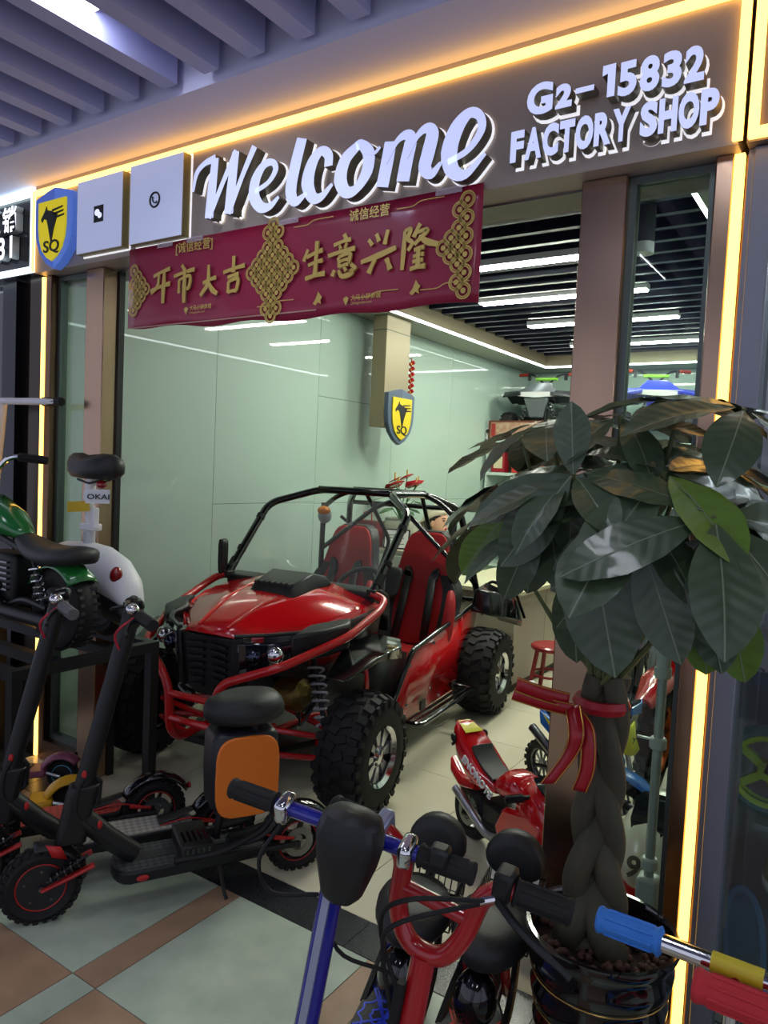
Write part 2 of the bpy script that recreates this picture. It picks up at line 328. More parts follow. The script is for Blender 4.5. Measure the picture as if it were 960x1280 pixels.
# ---------------------------------------------------------------- signs
WELCOME = [
    ('W', [([(-2.22, 2.497), (-2.205, 2.559), (-2.163, 2.59), (-2.105, 2.599)], (0.012, 0.022, 0.022, 0.03)), ([(-2.105, 2.599), (-2.117, 2.495), (-2.129, 2.387)], (0.035, 0.045, 0.045)), ([(-2.129, 2.387), (-2.059, 2.506), (-1.996, 2.604)], (0.025, 0.022, 0.03)), ([(-1.999, 2.602), (-2.014, 2.492), (-2.025, 2.387)], (0.035, 0.045, 0.045)), ([(-2.025, 2.387), (-1.963, 2.506), (-1.906, 2.601)], (0.025, 0.022, 0.028))]),
    ('e', [([(-1.902, 2.446), (-1.839, 2.468), (-1.807, 2.506), (-1.823, 2.533), (-1.864, 2.53), (-1.9, 2.487), (-1.905, 2.433), (-1.872, 2.389), (-1.827, 2.385), (-1.788, 2.411)], (0.018, 0.018, 0.025, 0.022, 0.03, 0.045, 0.05, 0.04, 0.025, 0.012))]),
    ('l', [([(-1.693, 2.588), (-1.717, 2.509), (-1.734, 2.424), (-1.711, 2.383), (-1.663, 2.404)], (0.045, 0.048, 0.05, 0.035, 0.012))]),
    ('c', [([(-1.575, 2.475), (-1.577, 2.511), (-1.608, 2.53), (-1.643, 2.5), (-1.661, 2.438), (-1.637, 2.385), (-1.6, 2.381), (-1.555, 2.415)], (0.035, 0.035, 0.03, 0.045, 0.055, 0.04, 0.028, 0.012))]),
    ('o', [([(-1.457, 2.519), (-1.506, 2.483), (-1.523, 2.425), (-1.498, 2.38), (-1.456, 2.384), (-1.418, 2.432), (-1.415, 2.486), (-1.445, 2.519), (-1.464, 2.517)], (0.03, 0.045, 0.052, 0.04, 0.03, 0.045, 0.045, 0.03, 0.03)), ([(-1.434, 2.494), (-1.393, 2.482), (-1.37, 2.497)], (0.015, 0.012, 0.01))]),
    ('m', [([(-1.332, 2.506), (-1.343, 2.44), (-1.357, 2.372)], (0.045, 0.047, 0.047)), ([(-1.349, 2.442), (-1.31, 2.499), (-1.276, 2.514), (-1.258, 2.494), (-1.269, 2.439), (-1.28, 2.376)], (0.015, 0.018, 0.03, 0.045, 0.047, 0.047)), ([(-1.272, 2.444), (-1.236, 2.499), (-1.203, 2.518), (-1.182, 2.497), (-1.193, 2.444), (-1.202, 2.403), (-1.178, 2.38), (-1.147, 2.407)], (0.015, 0.018, 0.03, 0.045, 0.047, 0.045, 0.03, 0.012))]),
    ('e', [([(-1.125, 2.405), (-1.06, 2.428), (-1.02, 2.476), (-1.027, 2.517), (-1.062, 2.532), (-1.101, 2.497), (-1.122, 2.435), (-1.108, 2.379), (-1.064, 2.36), (-1.003, 2.408)], (0.018, 0.02, 0.026, 0.026, 0.032, 0.05, 0.056, 0.045, 0.028, 0.012))]),
]
FACE = [M('letter_face', '#b9c0dd', .35, emit=.34, ecol='#c9d2ff'), M('letter_return', '#6e6a5c', .35, metal=.6)]; HALO = M('letter_back_glow', '#fffef0', .5, emit=.34, ecol='#f4f4ff')
wroot = root('sign_lettering', 'large white script lettering reading Welcome on the taupe board', 'sign lettering', (-1.62, 2.0, 2.45))
for ch_, st in WELCOME:
    mb = MB()
    for k, (pts, w) in enumerate(st): ribbon(mb, [(x+1.62, z-2.45) for x, z in pts], [q*1.0 for q in w], .012, .052+.0012*k)
    o = mb.build('letter', FACE[1], wroot, sm=30); o.rotation_euler = (PI/2, 0, 0); me = o.data; me.materials.append(FACE[0])
    for p in me.polygons:
        p.material_index = 1 if abs(p.normal.z) > .9 else 0
        if abs(p.normal.z) > .9 and p.normal.z < 0: p.flip()
    mb = MB()
    for pts, w in st: ribbon(mb, [(x+1.62, z-2.45) for x, z in pts], [q*1.0+.007 for q in w], .003, .009)
    g = mb.build('backing', HALO, o, sm=0)
def fit_text(name, txt, x0, x1, z0, h, mats, parent, y, o=.006, glow=True, **k):
    size = h/.727
    me = text_mesh(txt, size, offset=o, **k); xs = [v.co.x for v in me.vertices]; w = max(xs)-min(xs); sx = (x1-x0)/w
    b = text(name, txt, size, mats, parent, (x0-min(xs)*sx, y, z0), sx=sx, ext=.02, offset=o, **k)
    if glow: text('backing', txt, size, HALO, b, (0, 0, -.032), rot=(0, 0, 0), ext=.002, offset=o+.0045, **k)
    return b
t = root('sign_lettering', 'white raised unit number G2-15832 at the top right of the board', 'sign lettering', (-.65, 2.0, 2.52))
def chars(t, items, x_shift, z_shift, y):
    for c, x0, x1, z0, h in items: fit_text('letter', c, x0-x_shift, x1-x_shift, z0-z_shift, h, FACE, t, y, o=.0035 if c == '1' else .005)
chars(t, [('G', -.883, -.808, 2.487, .078), ('2', -.80, -.754, 2.489, .056), ('5', -.632, -.585, 2.483, .080), ('8', -.577, -.529, 2.481, .080), ('3', -.522, -.476, 2.479, .080), ('2', -.469, -.423, 2.477, .080)], -.65, 2.52, -.032)
o = MB().ext([(-.024, -.052, .046), (.010, -.052, .046), (.010, -.052, -.036), (-.010, -.052, -.036), (-.010, -.052, .024), (-.024, -.052, .020)], (0, .04, 0)).build('letter', FACE, t, sm=0)
for p in o.data.polygons: p.material_index = 0 if p.normal.y < -.9 else 1
o = MB().bb(-.095, -.045, -.052, -.012, -.008, .006).build('letter', FACE, t, sm=0)
for p in o.data.polygons: p.material_index = 0 if p.normal.y < -.9 else 1
t = root('sign_lettering', 'white raised words FACTORY SHOP at the lower right of the board', 'sign lettering', (-.65, 2.0, 2.41))
xs = -.925; wid = dict(F=.044, A=.054, C=.049, T=.046, O=.052, R=.049, Y=.05, S=.047, H=.049, P=.046)
for i, c in enumerate('FACTORY SHOP'):
    if c == ' ': xs += .022; continue
    fit_text('letter', c, xs+.65, xs+wid[c]-.004+.65, 2.371-.002*i/11-2.41, .078, FACE, t, -.032); xs += wid[c]-.0015
def shield(t, blue, yellow, black, w=.285, h=.355, dep=.045):
    """shield emblem in the local xz plane, facing -y, origin at its middle"""
    half = [(0, .5), (.18, .47), (.5, .40), (.5, .05), (.47, -.12), (.38, -.28), (.2, -.42), (0, -.5)]
    def poly(s, dy, inn=False):
        src = [(0, .335), (.36, .335), (.36, .02), (.33, -.13), (.26, -.26), (.13, -.36), (0, -.41)] if inn else half
        a = [(x*w, y*h) for x, y in src]; b = [(-x, z) for x, z in a[-2:0:-1]]
        if inn: b = [(-a[1][0], a[1][1])] and [(-x, z) for x, z in a[-2:0:-1]]
        return [(x, dy, z) for x, z in a+b]
    for sd in (1, -1):
        a = [(sd*x*w, -dep*(.8 if x else 1), y*h) for x, y in half]
        mb = MB(); b = [(x, 0, z) for x, y, z in a]; mb.ext([(x, -dep+.004, z) for x, y, z in a], (0, dep-.004, 0)); mb.build('facet', blue[0 if sd < 0 else 1], t, sm=0, bev=.003)
    MB().ext(poly(1, -dep-.006, True), (0, .008, 0)).build('field', yellow, t, sm=0)
    hs = [(-.27, .12), (-.16, .22), (-.13, .27), (-.11, .22), (.0, .20), (.16, .15), (.12, .06), (.07, -.02), (.02, -.16), (0, -.2), (-.03, -.12), (-.08, .02), (-.12, .10), (-.2, .12), (-.24, .08)]
    y = -dep-.009
    MB().ext([(x*w, y, z*h) for x, z in hs], (0, .003, 0)).build('horse_emblem', black, t, sm=0)
    mb = MB()
    for k in range(3): mb.ext([((.02+.05*k)*w, y, (.215-.045*k)*h), ((.30-.03*k+.05*k)*w, y, (.235-.05*k)*h), ((.28-.03*k+.05*k)*w, y, (.215-.05*k)*h), ((.02+.05*k)*w, y, (.19-.045*k)*h)], (0, .003, 0))
    mb.build('mane', black, t, sm=0); text('lettering', 'SQ', .13*h/.355*.55, black, t, (-.20*w, y, -.30*h), sx=1.35, ext=.0015, offset=.001)
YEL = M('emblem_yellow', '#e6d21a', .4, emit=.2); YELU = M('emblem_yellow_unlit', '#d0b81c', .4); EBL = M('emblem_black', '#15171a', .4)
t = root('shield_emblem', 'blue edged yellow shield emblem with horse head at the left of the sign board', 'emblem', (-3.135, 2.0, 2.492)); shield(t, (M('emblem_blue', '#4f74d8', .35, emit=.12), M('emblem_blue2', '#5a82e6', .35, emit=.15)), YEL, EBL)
box('mount', HALO, t, -.10, .10, -.008, -.0005, -.1, .14)
PANL = M('panel_face', '#c4cbe2', .35, emit=.15, ecol='#c9d4ff'); PSIDE = M('panel_side', '#8f8456', .4, metal=.4)
for i, (x0, x1, z0, z1, l) in enumerate(((-2.958, -2.653, 2.353, 2.657, 'white square light panel with chat bubble icon next to the shield emblem'), (-2.603, -2.290, 2.350, 2.662, 'white square light panel with phone icon beside the script lettering'))):
    cx, cz = (x0+x1)/2, (z0+z1)/2; t = root('light_panel', l, 'light panel', (cx, 2.0, cz)); w = x1-x0; h = z1-z0
    box('body', PSIDE, t, -w/2, w/2, -.04, 0, -h/2, h/2); box('face', PANL, t, -w/2+.002, w/2-.002, -.044, -.04, -h/2+.002, h/2-.002); box('rim', HALO, t, -w/2-.006, w/2+.006, -.004, -.0005, -h/2-.006, h/2+.006)
    if i == 0:
        MB().bb(-.032, .032, -.0455, -.044, -.034, .034).build('icon_plate', EBL, t); MB().ell((-.008, -.0465, .006), (.017, .0015, .014)).ell((.011, -.0475, -.008), (.014, .0015, .012)).build('chat_bubbles', M('icon_white', '#dfe5ff', .4, emit=.4), t)
    else:
        MB().ring((0, -.0455, 0), (0, 1, 0), .028, .004, 24).build('icon_ring', EBL, t); MB().tube(catmull([(-.012, -.0465, .012), (-.010, -.0465, -.004), (.004, -.0465, -.013), (.014, -.0465, -.010)], 4), [.005, .003, .003, .003, .003, .003, .003, .003, .003, .003, .003, .003, .005][:13], n=6).build('phone_icon', EBL, t)
# banner
BRUSH = [
    [([(-2.463, 2.214), (-2.366, 2.236)], 1), ([(-2.479, 2.158), (-2.364, 2.178)], 1.1), ([(-2.43, 2.22), (-2.437, 2.174), (-2.475, 2.148)], 0.9), ([(-2.397, 2.224), (-2.401, 2.166), (-2.403, 2.104)], 1.2)],
    [([(-2.298, 2.241), (-2.281, 2.218)], 1.1), ([(-2.342, 2.202), (-2.226, 2.218)], 1), ([(-2.311, 2.185), (-2.311, 2.135)], 0.9), ([(-2.311, 2.185), (-2.251, 2.196), (-2.254, 2.153), (-2.268, 2.149)], 0.9), ([(-2.278, 2.217), (-2.28, 2.155), (-2.28, 2.096)], 1.2)],
    [([(-2.179, 2.161), (-2.108, 2.176)], 1), ([(-2.149, 2.226), (-2.152, 2.158), (-2.19, 2.115)], 1.1), ([(-2.147, 2.161), (-2.127, 2.132), (-2.099, 2.115)], 1.2)],
    [([(-2.071, 2.189), (-1.962, 2.204)], 1), ([(-2.018, 2.244), (-2.019, 2.185)], 1.2), ([(-2.047, 2.168), (-1.991, 2.177)], 0.9), ([(-2.041, 2.153), (-2.042, 2.114)], 1), ([(-2.041, 2.153), (-1.994, 2.16), (-1.998, 2.116)], 1), ([(-2.042, 2.114), (-1.998, 2.117)], 0.9)],
    [([(-1.667, 2.224), (-1.685, 2.186)], 0.9), ([(-1.672, 2.198), (-1.603, 2.215)], 1), ([(-1.664, 2.17), (-1.601, 2.181)], 0.9), ([(-1.674, 2.126), (-1.59, 2.137)], 1.1), ([(-1.627, 2.247), (-1.632, 2.127)], 1.2)],
    [([(-1.516, 2.256), (-1.507, 2.237)], 1.1), ([(-1.557, 2.224), (-1.487, 2.236)], 0.9), ([(-1.534, 2.221), (-1.527, 2.208)], 0.8), ([(-1.501, 2.225), (-1.51, 2.209)], 0.8), ([(-1.578, 2.191), (-1.468, 2.204)], 1), ([(-1.534, 2.182), (-1.528, 2.149)], 0.9), ([(-1.534, 2.182), (-1.488, 2.19), (-1.491, 2.156)], 0.9), ([(-1.529, 2.166), (-1.492, 2.172)], 0.7), ([(-1.528, 2.149), (-1.491, 2.156)], 0.8), ([(-1.546, 2.141), (-1.555, 2.122)], 1), ([(-1.53, 2.139), (-1.514, 2.118), (-1.476, 2.124), (-1.481, 2.138)], 1), ([(-1.509, 2.147), (-1.498, 2.133)], 0.8), ([(-1.478, 2.153), (-1.459, 2.135)], 1)],
    [([(-1.417, 2.224), (-1.401, 2.205)], 1), ([(-1.387, 2.239), (-1.375, 2.214)], 1), ([(-1.342, 2.246), (-1.353, 2.202)], 1), ([(-1.442, 2.156), (-1.374, 2.17), (-1.309, 2.187)], 1.2), ([(-1.386, 2.16), (-1.41, 2.117)], 1.1), ([(-1.343, 2.157), (-1.327, 2.121)], 1.2)],
    [([(-1.279, 2.234), (-1.281, 2.173), (-1.284, 2.115)], 1), ([(-1.279, 2.234), (-1.257, 2.237), (-1.267, 2.209), (-1.25, 2.194), (-1.265, 2.172)], 0.9), ([(-1.224, 2.249), (-1.245, 2.21)], 1), ([(-1.237, 2.223), (-1.197, 2.226), (-1.242, 2.187)], 0.9), ([(-1.226, 2.21), (-1.194, 2.19), (-1.156, 2.178)], 1.2), ([(-1.241, 2.17), (-1.204, 2.176)], 0.9), ([(-1.243, 2.15), (-1.205, 2.155)], 0.8), ([(-1.244, 2.134), (-1.207, 2.137)], 0.8), ([(-1.252, 2.113), (-1.198, 2.118)], 1), ([(-1.224, 2.178), (-1.224, 2.114)], 1.1)],
]
GOLD = M('gold_print', '#c6ab58', .38, metal=.2); BAN = M('banner_red', '#8f1138', .42, coat=.25)
bt = root('banner', 'crimson banner with gold Chinese brush lettering hanging under the sign', 'banner', (-1.825, 1.985, 2.0))
rows = []
for j in range(9):
    z = .341*j/8
    rows.append([(-.805+1.61*i/32, -.002-.006*math.sin(i*.55)*(1-j/8), z-(.012*math.sin(PI*i/32)+.006*math.sin(i*.8))*(1-j/8)+(.022*(1-i/32))*(1-j/8)) for i in range(33)])
MB().grid(rows).build('cloth', BAN, bt, sol=.002)
box('hem', M('banner_hem', '#b08a7a', .5), bt, -.80, .20, -.011, -.009, .0175, .0215)
for st in BRUSH:
    mb = MB()
    for k, (pts, w) in enumerate(st):
        ws = [.011*w, .017*w, .013*w] if len(pts) > 2 else [.014*w, .012*w, .017*w]
        pts2 = [(x+1.825, z-2.0) for x, z in pts]
        if len(pts2) == 2: pts2 = [pts2[0], ((pts2[0][0]+pts2[1][0])/2, (pts2[0][1]+pts2[1][1])/2+.002), pts2[1]]
        ribbon(mb, pts2, ws, .011, .0135+.0006*k)
    o = mb.build('brush_character', GOLD, bt, sm=0); o.rotation_euler = (PI/2, 0, 0)
def coin(mb, x, z, r):
    n = 18
    for a, b in ((1., .82), (.74, .62), (.32, .0)):
        o = [(x+r*a*math.cos(2*PI*k/n), -.0125, z+r*a*math.sin(2*PI*k/n)) for k in range(n)]; i = [(x+r*b*math.cos(2*PI*k/n), -.0125, z+r*b*math.sin(2*PI*k/n)) for k in range(n)]
        mb.add(o+i, [(k, (k+1) % n, n+(k+1) % n, n+k) for k in range(n)])
def coins(name, cx, cz, hw, hh, lim):
    mb = MB(); r = .026; j = 0
    for iz in range(-6, 7):
        z = iz*.0265
        if abs(z) > hh: continue
        for ix in range(-4, 5):
            x = (ix+(.5 if iz % 2 else 0))*.05
            if abs(x)/hw+abs(z)/hh <= 1.03 and lim[0] <= cx+x <= lim[1]: coin(mb, cx+x, cz+z, r)
    mb.build(name, GOLD, bt, sm=0, sol=.001)
coins('coin_pattern', -.005, .172, .13, .16, (-9, 9)); coins('coin_pattern', -.785, .17, .13, .15, (-.783, 9)); coins('coin_pattern', .785, .165, .13, .17, (-9, .783))
text('small_lettering', '[诚信经营]', .045, GOLD, bt, (-.515, -.012, .292), offset=.0006); text('small_lettering', '诚信经营', .04, GOLD, bt, (.325, -.012, .296), offset=.0006)
for x, z in ((-.455, .052), (.315, .025)): text('small_lettering', '大马小骑商城', .02, GOLD, bt, (x+.03, -.012, z+.014), offset=.0003); text('small_lettering', 'Chinagoodm.com', .012, GOLD, bt, (x+.03, -.012, z)); MB().ext([(x+.0, -.012, z+.02), (x+.012, -.012, z+.028), (x+.024, -.012, z+.02), (x+.012, -.012, z-.002)], (0, -.001, 0)).build('badge', GOLD, bt)
for x in (.205, .59): MB().ext([(x-.018, -.012, .04), (x-.006, -.012, .055), (x+.004, -.012, .08), (x+.012, -.012, .068), (x+.022, -.012, .06), (x+.014, -.012, .05), (x+.018, -.012, .036), (x+.004, -.012, .044), (x-.006, -.012, .034)], (0, -.001, 0)).build('horse_motif', GOLD, bt)
for x, z, s in ((.18, .308, -1), (.60, .306, 1), (.02, .05, -1), (.70, .048, 1), (.45, .045, 1)):
    mb = MB(); ribbon(mb, [(x-.09, z), (x-.03, z), (x, z+.012), (x+.08, z+.012)], .003, .0115, .0125, 3); mb.build('circuit_line', GOLD, bt).rotation_euler = (PI/2, 0, 0)
for x in (-.62, -.45, .02, .65): box('tape', M('clear_tape', '#cfc6cc', .15, alpha=.35), bt, x, x+.09, -.014, -.0135, .322, .3415)
# ---------------------------------------------------------------- off-road buggy
def wheel_atv(parent, x, y, z, side, Rt, w, rim_r, name='wheel', knobs=24):
    """fat knobbly tyre on a cast wheel; side=+1 shows its face towards +x"""
    t = MB(); h = w/2; pr = []
    for a, r in ((-1, rim_r), (-1.02, rim_r+.03), (-1.0, Rt*.78), (-.82, Rt*.92), (-.45, Rt*.965), (0, Rt*.975), (.45, Rt*.965), (.82, Rt*.92), (1.0, Rt*.78), (1.02, rim_r+.03), (1, rim_r)): pr.append((r, a*h))
    o = t.lathe(pr, (0, 0, 0), (1, 0, 0), 40, cap=False).build(name, RUB, parent); o.location = (x, y, z)
    k = MB()
    for i in range(knobs):
        a0 = 2*PI*i/knobs
        for row, (u, ln, dr, tilt) in enumerate(((-.72, .40, .0, .25), (-.22, .42, .5, -.35), (.22, .42, 0., .35), (.72, .40, .5, -.25), (.98, .16, .0, 0), (-.98, .16, .0, 0))):
            a = a0+dr*2*PI/knobs; rr = Rt*(.970 if abs(u) < .5 else (.930 if abs(u) < .9 else .855))
            c = V((u*h, math.cos(a)*rr, math.sin(a)*rr)); m = Matrix.Rotation(a, 3, 'X') @ Matrix.Rotation(tilt, 3, 'Y')
            sx, sy, sz = ln*h*.5, Rt*.035, Rt*.078
            if abs(u) > .9: sx, sy, sz = .006, Rt*.06, Rt*.055
            if abs(u) == .72: m = Matrix.Rotation(a, 3, 'X') @ Matrix.Rotation(-u*.55, 3, 'Z')
            q = [c+m @ V((p[0]*sx, p[1]*sy, p[2]*sz)) for p in ((-1, -1, -1), (-1, -1, 1), (-1, 1, -.8), (-1, 1, .8), (1, -1, -1), (1, -1, 1), (1, 1, -.8), (1, 1, .8))]
            k.add(q, [(0, 1, 3, 2), (4, 6, 7, 5), (0, 4, 5, 1), (2, 3, 7, 6), (0, 2, 6, 4), (1, 5, 7, 3)])
    tr = k.build('tread', RUB, o, sm=0); tr['kind'] = 'stuff'
    s = side*h
    MB().lathe([(rim_r*1.02, -h*.95), (rim_r*.96, -h*.6), (rim_r*.9, 0), (rim_r*.94, h*.8)], (0, 0, 0), (1, 0, 0), 32, False).build('rim_barrel', M('rim_black', '#1b1b1c', .3, metal=.6), o, sol=.006)
    MB().lathe([(rim_r*1.03, s*1.0), (rim_r*1.05, s*.94), (rim_r*.90, s*.78), (rim_r*.88, s*.86), (rim_r*.99, s*1.01)], (0, 0, 0), (1, 0, 0), 40, False).build('rim_lip', CHROME, o)
    sp = MB(); f = s*.72
    for i in range(8):
        a = 2*PI*i/8
        for d in (0,):
            A = [(.30, -.22), (.92, -.27), (.95, 0), (.92, .27), (.30, .22)]
            q = [(f+side*.012*(1-r), rim_r*r*math.cos(a+b*.9), rim_r*r*math.sin(a+b*.9)) for r, b in A]
            sp.ext(q, (-side*.018, 0, 0))
    sp.build('spokes', M('machined_rim', '#cfcfd2', .28, metal=.85), o, bev=.002); MB().lathe([(rim_r*.36, f-side*.02), (rim_r*.36, f+side*.008), (rim_r*.26, f+side*.014), (rim_r*.2, f+side*.02), (.001, f+side*.022)], (0, 0, 0), (1, 0, 0), 24).build('hub_cap', CHROME, o)
    nut = MB()
    for i in range(4): a = PI/4+PI/2*i; nut.cyl((f, rim_r*.29*math.cos(a), rim_r*.29*math.sin(a)), (f+side*.018, rim_r*.29*math.cos(a), rim_r*.29*math.sin(a)), .007, n=6)
    nut.build('lug_nuts', STEEL, o); return o
def spring(mb, a, b, rad, wire, turns, n=14):
    a, b = V(a), V(b); d = b-a; x, y = frame_of(d); pts = []
    for i in range(turns*n+1):
        t = i/(turns*n); an = 2*PI*i/n; pts.append(a+d*t+(x*math.cos(an)+y*math.sin(an))*rad)
    mb.tube(pts, wire, 5)
def shock(parent, a, b, rad=.035, col=ALU, turns=7, wire=.006):
    m = MB().cyl(a, b, rad*.35, n=8); o = m.build('shock_absorber', BLKM, parent); m = MB(); a, b = V(a), V(b); spring(m, a+(b-a)*.12, a+(b-a)*.9, rad, wire, turns); m.build('coil_spring', col, o); return o
kart = root('off_road_buggy', 'red two-seat off-road buggy with black roll cage parked in the shop', 'buggy', (-2.402, 2.525, 0), R(6.5))
for sd in (1, -1):
    wheel_atv(kart, sd*.625, 0, .262, sd, .262, .21, .132); wheel_atv(kart, sd*.615, 1.60, .262, sd, .262, .24, .128)
K = lambda: MB()
# hood
xs = (-1, -.86, -.52, -.44, -.2, 0, .2, .44, .52, .86, 1); rows = []
for y, hw, ze, zc, dz in ((-.275, .15, .738, .750, .0), (-.19, .215, .742, .788, .012), (-.08, .33, .752, .828, .016), (.08, .435, .782, .865, .014), (.24, .475, .815, .893, .01), (.40, .49, .832, .905, .006)):
    r = []
    for u in xs:
        z = ze+(zc-ze)*(1-abs(u)**2.2)+(dz if abs(u) < .48 else 0); 
        if abs(u) == 1: z -= .02
        r.append((u*hw, y-(.03*(1-u*u) if y < -.2 else 0), z))
    rows.append(r)
K().grid(rows).build('hood', RED, kart, sm=30, sol=.008)
K().grid([[(p[0]*1.0, p[1], p[2]-.02) for p in (r[0], r[1])]+[] for r in rows]).build('hood_edge', BLK, kart, sol=.02)
for sd in (1, -1): K().tube([(sd*.078, -.26, .772), (sd*.11, -.05, .852), (sd*.16, .38, .914)], [.006, .01, .008], 6).build('hood_crease', RED, kart)
for sd in (1, -1): K().add([(sd*.22, -.19, .752), (sd*.33, -.08, .752), (sd*.435, .08, .778), (sd*.475, .24, .81), (sd*.49, .40, .828), (sd*.47, .40, .70), (sd*.46, .24, .68), (sd*.42, .08, .66), (sd*.33, -.06, .63), (sd*.22, -.15, .62)], [(0, 1, 8, 9), (1, 2, 7, 8), (2, 3, 6, 7), (3, 4, 5, 6)]).build('hood_side', RED if sd < 0 else BLK, kart, sol=.006)
# scoop
o = MB()
o.loft([[(x*w, y, z+h*(1-abs(x)**3)*.0+(h if abs(x) < .85 else 0)) for x in (-1, -.8, -.4, 0, .4, .8, 1)]+[(x*w, y, z-.02) for x in (1, .8, .4, 0, -.4, -.8, -1)] for y, z, w, h in ((.08, .872, .13, .01), (.11, .878, .135, .048), (.26, .905, .15, .062), (.36, .915, .165, .03))]); o = o.build('hood_scoop', BLK, kart, bev=.006); o.location = (.055, 0, 0)
m = MB()
for i in range(7): m.box((-.10+.032*i+.055, .145, .928), (.012, .10, .012), (.12, 0, 0))
m.build('scoop_fins', DKG, kart)
# nose: grille, headlights
K().ext([(-.15, -.29, .735), (.15, -.29, .735), (.135, -.27, .50), (.08, -.26, .46), (-.08, -.26, .46), (-.135, -.27, .50)], (0, .06, 0)).build('grille', BLK, kart, bev=.006)
m = MB()
for i in range(7):
    z = .70-.032*i
    for sd in (1, -1): m.box((sd*.062, -.297+.003*i, z), (.095-.004*i, .012, .012), (0, sd*.10, 0))
m.build('grille_slats', BLKM, kart)
for sd in (1, -1):
    K().ext([(sd*.145, -.31, .745), (sd*.185, -.29, .75), (sd*.165, -.28, .50), (sd*.13, -.29, .49)], (0, .07, 0)).build('grille_frame', BLKM, kart, bev=.008)
    hd = K().loft([[(sd*.17, -.31, .732), (sd*.165, -.29, .575), (sd*.17, -.15, .56), (sd*.17, -.15, .73)], [(sd*.31, -.235, .738), (sd*.30, -.225, .605), (sd*.30, -.08, .60), (sd*.30, -.08, .735)], [(sd*.42, -.09, .742), (sd*.41, -.09, .655), (sd*.39, .02, .65), (sd*.38, .03, .74)]]).build('headlight', M('headlight_lens', '#11141c', .05, coat=1), kart, bev=.01)
    MB().ell((sd*.315, -.232, .685), (.038, .026, .038), (0, 0, sd*.5)).build('projector', CHROME, hd); MB().ell((sd*.235, -.275, .672), (.036, .022, .036), (0, 0, sd*.4)).build('reflector', M('headlight_reflector', '#3b4050', .1, metal=1), hd)
    K().loft([[(sd*.355, -.185, .765), (sd*.355, -.18, .64), (sd*.35, -.02, .66), (sd*.35, -.02, .79)], [(sd*.465, -.065, .785), (sd*.465, -.055, .665), (sd*.42, .05, .66), (sd*.42, .06, .805)], [(sd*.50, .08, .795), (sd*.50, .08, .68), (sd*.46, .14, .68), (sd*.46, .15, .81)]]).build('headlight_cap', BLK, kart, bev=.014)
    K().tube(fillet([(sd*.15, -.30, .755), (sd*.28, -.22, .765), (sd*.40, -.07, .772)], .05), .013, 6, flat=.6).build('headlight_brow', BLKM, kart)
# bumper and nerf bars
for sd in (1, -1):
    K().tube(fillet([(sd*.15, .02, .27), (sd*.135, -.30, .26), (sd*.125, -.375, .32), (sd*.125, -.385, .50), (sd*.165, -.385, .575), (sd*.38, -.275, .655), (sd*.515, .04, .745), (sd*.535, .29, .825), (sd*.515, .375, .865), (sd*.445, .37, .885)], .06, 6), .0195, 10).build('nerf_bar', REDT, kart)
    K().tube([(sd*.13, -.1, .25), (sd*.15, .35, .23), (sd*.42, .7, .22), (sd*.5, 1.2, .22)], .016, 8).build('frame_rail', REDT, kart)
    for z0, z1, y in ((.34, .30, .10), (.34, .30, -.10), (.23, .21, .12), (.23, .21, -.12)): K().tube([(sd*.13, y*1.5, z0-.02), (sd*.50, y*.25, z1)], .0135, 8).build('suspension_arm', REDT, kart)
    K().cyl((sd*.50, 0, .19), (sd*.50, 0, .33), .024).cyl((sd*.46, 0, .252), (sd*.60, 0, .252), .03).build('hub_carrier', STEEL, kart)
    shock(kart, (sd*.30, .10, .60), (sd*.43, .02, .30), .036, M('spring_grey', '#a9a8ad', .35), 7)
    K().cyl((sd*.3, 1.6, .262), (sd*.60, 1.6, .262), .03).build('rear_axle', BLKM, kart)
    shock(kart, (sd*.33, 1.5, .62), (sd*.40, 1.56, .28), .036, M('spring_grey', '#a9a8ad', .35), 6)
K().tube([(-.125, -.385, .485), (.125, -.385, .485)], .016, 8).build('bumper_bar', REDT, kart); K().tube([(-.125, -.38, .375), (.125, -.38, .375)], .016, 8).build('bumper_bar', REDT, kart)
# front mudguards
for sd in (1, -1):
    K().loft([[(sd*.50, -.13, .60), (sd*.60, -.14, .60), (sd*.60, -.12, .59), (sd*.5, -.11, .59)], [(sd*.46, .08, .675), (sd*.66, .06, .67), (sd*.66, .07, .65), (sd*.46, .09, .655)], [(sd*.45, .26, .695), (sd*.67, .26, .685), (sd*.67, .27, .62), (sd*.45, .26, .64)], [(sd*.48, .36, .70), (sd*.62, .36, .69), (sd*.62, .35, .63), (sd*.48, .35, .64)]]).build('mudguard', BLKG, kart, bev=.006)
    K().add([(sd*.47, .34, .66), (sd*.50, .45, .62), (sd*.53, .62, .56), (sd*.53, .48, .26), (sd*.47, .40, .24), (sd*.44, .32, .3)], [(0, 1, 2, 3, 4, 5)]).build('foot_well', BLK, kart, sol=.012)
    K().add([(sd*.46, .30, .60), (sd*.46, .40, .58), (sd*.46, .44, .40), (sd*.46, .33, .38)], [(0, 1, 2, 3)]).build('foot_guard', RED, kart, sol=.01)
